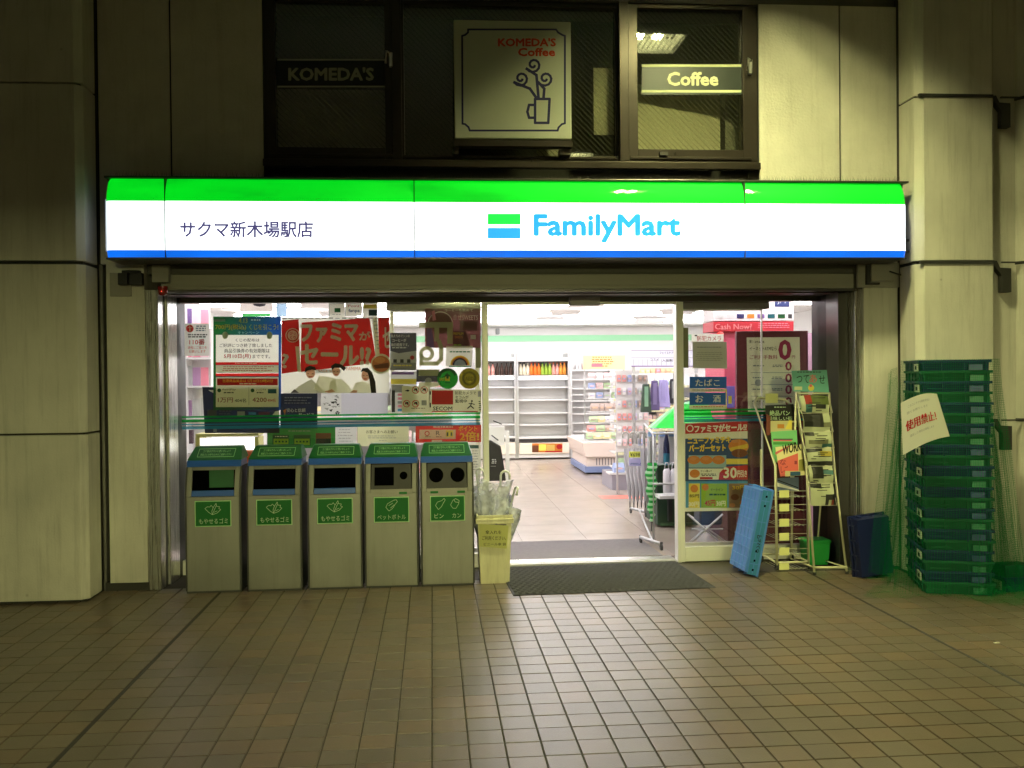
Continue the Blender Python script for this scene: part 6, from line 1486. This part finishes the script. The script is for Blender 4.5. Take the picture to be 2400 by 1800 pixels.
# open green umbrella canopy on the rack
gu = thing('green_umbrella', 'bright green open umbrella lying on the rolling rack', 'umbrella', (2.4, 8.9, 1.0))
c0_ = at(1640, 1000, 8.95); R_ = at(1730, 1000, 8.95).x-c0_.x; HT = at(1640, 938, 8.95).z-c0_.z
mb = MB(mat('umbrella_green', (.0, .55, .04), rough=.35, emit=0)); n = 32; vs = []
for j in range(7):
    a = j/6*pi/2
    for k in range(n):
        b = 2*pi*k/n; sc = (1-j/6)**.9*(1+.03*abs(sin(b*4)))
        vs.append((c0_.x+R_*1.30*sc*cos(b), 8.95+R_*.8*sc*sin(b), c0_.z+HT*sin(a)))
mb.raw(vs, [(j*n+k, j*n+(k+1) % n, (j+1)*n+(k+1) % n, (j+1)*n+k) for j in range(6) for k in range(n)]); mb.build('canopy', gu)
mb = MB(wht)
for k in range(16): 
    b = pi+pi*k/15; x = c0_.x+R_*1.40*cos(b); y = 8.95+R_*.82*sin(b); mb.box(x-.008, x+.008, y-.004, y+.002, c0_.z-.02, c0_.z)
mb.build('fringe', gu)
# green and white folded umbrella
gs = thing('folded_umbrella', 'green and white patterned folded umbrella standing at the chrome pole', 'umbrella', (2.0, 8.6, .1))
Yg = 8.62; top_, bot_ = at(1526, 1085, Yg), at(1528, 1222, Yg)
mb1 = MB(P('print_vivid_green', (40, 165, 70))); mb2 = MB(P('print_mint', (190, 232, 195))); nseg = 22
for k in range(nseg):
    za, zb = bot_.z+(top_.z-bot_.z)*k/nseg, bot_.z+(top_.z-bot_.z)*(k+1)/nseg; f = k/nseg; r = .016+.026*min(1, f*1.6)
    (mb1 if k % 2 else mb2).lathe((top_.x+.012*sin(k), Yg, za), [(r, 0), (r+.006, (zb-za)*.5), (r, zb-za)], 12)
mb1.build('canopy', gs); mb2.build('pattern', gs); MB(umt).tube([(top_.x, Yg, top_.z), (top_.x, Yg, top_.z+.2)], .006, 6).tube([(top_.x, Yg, bot_.z-.09), (top_.x, Yg, bot_.z)], .006, 6).build('shaft', gs)
# white raincoats and bags on the rack end
rw = P('raincoat_white', (232, 230, 236), rough=.35); rbm = P('raincoat_blue', (150, 185, 235))
for k, (xa, xb, lbl) in enumerate(((1519, 1537, 'white raincoat pack with blue collar left of the chrome pole'), (1545, 1562, 'white raincoat pack with blue collar right of the chrome pole'), (1567, 1592, 'white raincoat pack with blue collar beside the door post'))):
    Y = 8.75+.05*k; t = thing('raincoat_pack', lbl, 'raincoat', tuple(at((xa+xb)/2, 1085, Y)), 'raincoat packs on the rolling rack')
    q0, q1 = at(xa, 1086, Y), at(xb, 1018, Y)
    mb = MB(rw); mb.smooth = True; n = 14
    vs = [(q0.x+(q1.x-q0.x)*(i/n)+(-.01 if r == 0 else 0)*(1-i/n), Y-.012*abs(sin(i*1.6)), q0.z+(q1.z-q0.z)*r/3) for r in range(4) for i in range(n+1)]
    mb.raw(vs, [(r*(n+1)+i, r*(n+1)+i+1, (r+1)*(n+1)+i+1, (r+1)*(n+1)+i) for r in range(3) for i in range(n)]); mb.raw([(x, Y+.03, z) for x, y, z in vs], [((r+1)*(n+1)+i, (r+1)*(n+1)+i+1, r*(n+1)+i+1, r*(n+1)+i) for r in range(3) for i in range(n)]); mb.build('coat', t)
    p = Print(Y-.016); p.R(xa, 1012, xb, 1023, rbm); p.mb.build('collar', t)
q0, q1 = at(1562, 1062, 8.6), at(1571, 1010, 8.6)
t = thing('umbrella_navy', 'navy and teal furled umbrella hanging by the door post', 'umbrella', tuple(q0))
MB(P('print_navy3', (38, 44, 78))).lathe((q0.x, 8.6, q0.z), [(.03, 0), (.026, .09), (.008, .19), (.004, .2)], 12).build('top', t); MB(P('print_teal3', (60, 135, 160))).lathe((q0.x, 8.6, at(1562, 1090, 8.6).z), [(.022, 0), (.03, .03), (.03, q0.z-at(1562, 1090, 8.6).z)], 12).build('lower', t)
t = thing('bag_bundle', 'bundle of white plastic bags hanging at the rack end by the door post', 'bag', tuple(at(1573, 1150, 8.5)))
for k, xx_ in enumerate((1563, 1580)):
    q = at(xx_, 1156, 8.5); h_ = at(xx_, 1098, 8.5).z-q.z
    mb = MB(rw); mb.lathe((q.x, 8.5, q.z), [(.0, 0), (.034, .004), (.036, h_*.5), (.033, h_*.9), (.02, h_)], 10); mb.tube([(q.x-.02, 8.5, q.z+h_*.95), (q.x-.012, 8.5, q.z+h_+.05), (q.x+.012, 8.5, q.z+h_+.05), (q.x+.02, 8.5, q.z+h_*.95)], .006, 6); mb.build('bag', t)
q = at(1573, 1158, 8.5); MB(shelf_w).box(q.x-.13, q.x+.12, 8.4, 8.6, q.z-.03, q.z-.004).build('tray', t)
dc = thing('green_bin', 'dark green cabinet behind the rolling rack at the door post', 'cabinet', (2.45, 9.4, 0))
q0, q1 = at(1541, 1245, 9.3), at(1640, 1088, 9.3)
MB(P('cabinet_green', (20, 52, 30))).box(q0.x, q1.x, 9.3, 9.8, max(0.02, q0.z), q1.z).build('body', dc, bevel=.01); MB(P('cabinet_green2', (50, 80, 52))).box(q0.x+.03, q1.x-.03, 9.28, 9.298, at(1560, 1232, 9.3).z, at(1560, 1225, 9.3).z).build('ledge', dc)
MB(P('cabinet_black', (16, 16, 16))).box(at(1567, 1200, 9.2).x, at(1576, 1200, 9.2).x, 9.2, 9.26, at(1567, 1222, 9.2).z, at(1567, 1160, 9.2).z).build('black_panel', dc)
# black bag on a white stand at the left of the doorway
bs = thing('bag_stand', 'white stand with a black lettered bag hanging just inside the left door post', 'display stand', (.62, 9.2, 0))
Yb = 9.2; mb = MB(P('bag_black', (16, 14, 14)))
pts = [(1140, 1128), (1186, 1127), (1184, 1108), (1174, 1046), (1150, 1032), (1140, 1034)]
v_ = [at(x, y, Yb) for x, y in pts]; mb.raw(v_+[q+Vector((0, .08, 0)) for q in v_], [tuple(range(6)), tuple(range(11, 5, -1))]+[(i, i+6, (i+1) % 6+6, (i+1) % 6) for i in range(6)]); mb.build('bag', bs, bevel=.01)
p = Print(Yb-.003); p.lines(1150, 1076, 1164, 1088, 3, lgrey, 2.4, .05); p.R(1150, 1092, 1162, 1093.5, greyp); p.mb.build('bag_print', bs)
q0, q1 = at(1151, 1044, 9.3), at(1182, 1000, 9.3)
MB(shelf_w).box(at(1140, 1000, 9.3).x, q1.x, 9.30, 9.34, q0.z, q1.z).build('board', bs); mb = MB(black); mb.tube([at(1156, 986, 9.25), at(1176, 994, 9.25)], .006, 6).tube([at(1152, 1020, 9.19), at(1168, 1032, 9.19)], .006, 6).build('strap', bs)
q = at(1190, 1100, 9.6); MB(shelf_w).box(q.x-.02, q.x+.02, 9.6, 9.63, .03, at(1190, 1010, 9.6).z).box(q.x-.35, q.x-.02, 9.6, 9.63, .5, .53).box(q.x-.35, q.x+.02, 9.45, 9.75, .0, .03).build('post', bs)
# red floor arrow
a_, b_ = fl(1412, 1170), fl(1475, 1158)
MB(P('floor_mark_red', (225, 120, 105))).box(a_.x, b_.x+.1, a_.y, a_.y+.30, .0025, .0045).build('floor_mark', None, None, 'faded red queue marking on the shop floor', 'floor marking')

# ATM and board behind the right window
atm = thing('cash_machine', 'magenta cash machine with Cash Now header behind the right window', 'cash machine', (3.0, 8.5, 0))
Y = 8.35
def wbox(mb, x0, y0, x1, y1, Y0, Y1):
    a, b = at(x0, y1, Y0), at(x1, y0, Y0); return mb.box(a.x, b.x, Y0, Y1, a.z, b.z)
wbox(MB(P('atm_pink', (214, 92, 118))), 1698, 776, 1738, 985, Y, Y+.6).build('side_panel', atm, bevel=.01); wbox(MB(P('atm_maroon', (66, 14, 28))), 1706, 986, 1738, 1290, Y, Y+.6).build('lower_panel', atm)
wbox(MB(P('atm_maroon', (66, 14, 28))), 1739, 776, 1860, 1290, Y+.02, Y+.6).build('body', atm)
wbox(MB(P('atm_header', (214, 206, 206))), 1672, 702, 1860, 752, Y-.02, Y+.3).build('header', atm)
wbox(MB(P('atm_red', (176, 34, 48))), 1672, 753, 1860, 777, Y-.03, Y+.3).build('name_band', atm)
p = Print(Y-.033); p.T('Cash Now?', 1676, 759, 1762, 772, P('print_rose', (235, 170, 170)), .02); p.lines(1775, 757, 1852, 771, 3, pink, 1.6, .05); p.mb.build('lettering', atm)
p = Print(Y-.023); cc = [lgrey, lgrey, navy, orng, purp, tealb, dgrn, P('print_charcoal', (60, 60, 62))]
for k in range(8): p.R(1679+k*24, 736, 1696+k*24 if k < 7 else 1856, 746, cc[k])
p.R(1816, 699, 1850, 719, P('jpy_navy', (28, 40, 88))).lift(); p.T('JPY', 1822, 703, 1845, 713, lgrey, .02); p.mb.build('card_marks', atm)
wbox(MB(P('atm_wing', (190, 150, 172))), 1894, 780, 1944, 1300, Y, Y+.05).build('wing', atm)
wbox(MB(P('atm_bluearc', (120, 110, 190))), 1704, 905, 1722, 956, Y-.03, Y-.001).build('accent', atm)
MB(P('knob_red', (215, 40, 30))).lathe((at(1688, 785, Y-.1).x, Y-.1, at(1688, 785, Y-.1).z-.03), [(0, 0), (.025, .01), (.032, .03), (.025, .05), (0, .06)], 14).build('call_lamp', atm)
ab = thing('advert_board', 'maroon framed board listing zero yen fees in large numerals', 'board', (2.85, 7.9, 0))
wbox(MB(P('board_maroon', (92, 18, 36))), 1730, 775, 1894, 1300, 7.90, 7.94).build('frame', ab, bevel=.004)
p = Print(7.897); p.quad([(1753, 965), (1877, 965), (1874, 790), (1750, 791)], P('board_cream', (226, 226, 196))).lift()
p.T('E-net', 1757, 797, 1792, 804, ink, .03); p.T('イーネットATMなら', 1757, 812, 1820, 822, ink, .02); p.T('ご利用手数料', 1757, 832, 1822, 842, mag_, .03); p.T('0', 1826, 798, 1853, 842, mag_, .09); p.T('円', 1856, 833, 1863, 840, mag_, .03)
for k, y in enumerate((848, 876, 903, 931)):
    p.T('0', 1841, y, 1855, y+20, mag_, .08); p.R(1760, y+25, 1858, y+26, ink_b); p.lines(1762, y+8, 1792, y+13, 1, ink_b, 2.4, .1); p.lines(1808, y+7, 1836, y+14, 2, ink_b, 1.5, .1)
p.Cc(1777, 897, 8, greyp); p.mb.ms = [solid(m_) for m_ in p.mb.ms]; p.mb.build('poster_sheet', ab)
# folding cart
fc = thing('folding_cart', 'dark folding cart with crossed legs on castors behind the right window', 'cart', (2.35, 8.1, 0))
mb = MB(post_w)
for Y in (8.02, 8.28):
    a, b, c_, d_ = at(1612, 1205, Y), at(1700, 1284, Y), at(1694, 1205, Y), at(1616, 1275, Y); b.z = max(b.z, .03); d_.z = max(d_.z, .03)
    mb.tube([a, b], .009, 6).tube([c_, d_], .009, 6).tube([at(1622, 1240, Y), at(1694, 1240, Y)], .008, 6)
mb.build('cross_legs', fc); 
wbox(MB(P('cart_bag_navy', (26, 32, 52))), 1640, 1150, 1694, 1232, 8.05, 8.25).build('bag', fc, bevel=.02)
for x in (1622, 1672): wheel(fc, at(x, 1280, 8.02).x, 8.02, .025)
# light box and things behind the left window
lbx = thing('light_box', 'glowing white light box in a cream frame behind the two left bins', 'light box', (-1.6, 7.85, .9))
wbox(MB(mat('light_box_lit', (.9, .9, .88), emit=1.6, ecol=(1, .99, .93))), 469, 1025, 596, 1056, 7.78, 7.80).build('panel', lbx)
mb = MB(P('light_box_frame', (190, 185, 120))); wbox(mb, 458, 1015, 606, 1024, 7.77, 8.0); wbox(mb, 458, 1024.5, 468, 1060, 7.77, 8.0); wbox(mb, 597, 1024.5, 606, 1060, 7.77, 8.0); mb.build('frame', lbx, bevel=.003)
wbox(MB(orng), 566, 1057, 596, 1110, 7.79, 7.9).build('orange_panel', lbx); wbox(MB(white_p), 458, 1061, 606, 1290, 7.905, 8.0).build('cabinet', lbx)
# magazine shelving along the left window
ms = thing('magazine_shelf', 'white shelf of pink and lilac magazines at the far left of the window', 'shelving', (-2.1, 8.6, 0))
wbox(MB(shelf_w), 422, 700, 428, 1280, 8.3, 8.9).build('side_panel', ms); wbox(MB(back_g), 429, 715, 492, 1280, 8.6, 8.63).build('back_panel', ms)
for y in (768, 838, 905, 978, 1060): wbox(MB(shelf_w), 429, y, 492, y+4, 8.4, 8.59).build('shelf', ms)
k = 0
for y in (768, 838, 905, 978):
    for x in (432, 452, 471):
        c = rr.choice([pink, purp, lgrey, pink, P('print_mauve', (190, 150, 190)), P('print_palepink', (240, 205, 215))]); wbox(MB(c), x, y-48+rr.randint(0, 8), x+17, y-1, 8.45, 8.46).build('display_magazine', None, None, ['left', 'middle', 'right'][k % 3]+' magazine on the '+['top', 'second', 'third', 'lowest'][k//3]+' shelf at the far left of the window', 'magazine', 'magazines on the window shelf'); k += 1
# small hanging goods on pegs at the end of the aisle, behind the umbrellas
pegs = thing('peg_rack', 'white peg rack hung with small packets behind the hanging umbrellas', 'rack', tuple(at(1470, 1150, 11.9)))
a_, b_ = at(1446, 1060, 11.9), at(1520, 868, 11.9)
MB(shelf_w).box(a_.x, b_.x, 11.92, 11.93, a_.z, b_.z).build('peg_board', pegs); MB(post_w).box(a_.x, a_.x+.02, 11.93, 11.96, 0, b_.z).build('post', pegs); MB(post_w).box(b_.x-.02, b_.x, 11.93, 11.96, 0, b_.z).build('post', pegs)
for r_ in range(6):
    for c_ in range(6):
        x_ = a_.x+.03+c_*(b_.x-a_.x-.06)/5.2; z_ = b_.z-.10-r_*(b_.z-a_.z-.06)/6
        pack(rr.choice([4, 9, 5, 7, 6, 3, 0, 4]), .045, .02, .085, (x_, 11.89, z_-.04), 'in row %s of the peg rack' % 'one two three four five six'.split()[r_], 'packets on the peg rack')
wbox(MB(P('post_plum', (70, 45, 60))), 443, 1008, 451, 1040, 8.2, 8.25).build('clip', ms)
# low gondola across behind the left window, with goods
gl = thing('low_gondola', 'long low white gondola of goods behind the left window', 'shelving', (-.6, 9.6, 0))
MB(shelf_w).box(-1.5, .2, 9.9, 9.94, 0, 1.42).build('back_panel', gl)
for z in (.25, .55, .85, 1.12, 1.40): MB(shelf_w).box(-1.5, .2, 9.55, 9.89, z-.015, z).build('shelf', gl)
for zi, z in enumerate((.55, .85, 1.12, 1.40)):
    x = -1.42
    while x < .1:
        w_ = rr.choice([.10, .13]); pack(rr.randrange(10), w_, .07, rr.choice([.10, .12]), (x+w_/2, 9.62, z+.001), 'on the %s shelf of the low gondola' % ['second', 'third', 'fourth', 'top'][zi], 'packs on the low gondola'); x += w_+.02
# green notice high behind the campaign poster and dome camera
t = thing('hanging_sign', 'pale hanging column sign with a green strip above the campaign poster', 'sign', tuple(at(600, 720, 9.5)))
wbox(MB(P('hang_cream', (232, 222, 214))), 562, 695, 638, 730, 9.5, 9.53).build('board', t); wbox(MB(P('hang_green', (70, 190, 90))), 567, 734, 634, 742, 9.49, 9.5).build('green_strip', t)
wbox(MB(P('hang_blue', (170, 205, 235))), 648, 700, 672, 742, 9.2, 9.21).build('blue_tag', None, None, 'pale blue tag hanging beside the column sign', 'tag')
t = thing('ceiling_camera', 'small dark security camera under the ceiling above the campaign poster', 'camera', tuple(at(608, 705, 9.0)))
q = at(608, 706, 9.0); MB(greyp).cyl((q.x, 9.0, q.z), .03, CEIL-q.z, 10).build('stem', t); MB(P('cam_dark', (50, 45, 55))).lathe((q.x, 9.0, q.z-.05), [(0, 0), (.05, .01), (.07, .04), (.06, .06)], 14).build('dome', t)
t = thing('wall_speaker', 'small grey speaker high on the left inside the doorway', 'speaker', tuple(at(1167, 776, 17.5)))
wbox(MB(greyp), 1163, 769, 1171, 783, 17.5, 17.7).build('body', t, bevel=.01)

# ------------------------------------------------------------------ report names
for o in list(bpy.data.objects):
    if o.parent is None and o.type in ('MESH', 'EMPTY') and not o.get('label') and not o.get('kind'): print('UNLABELLED', o.name)
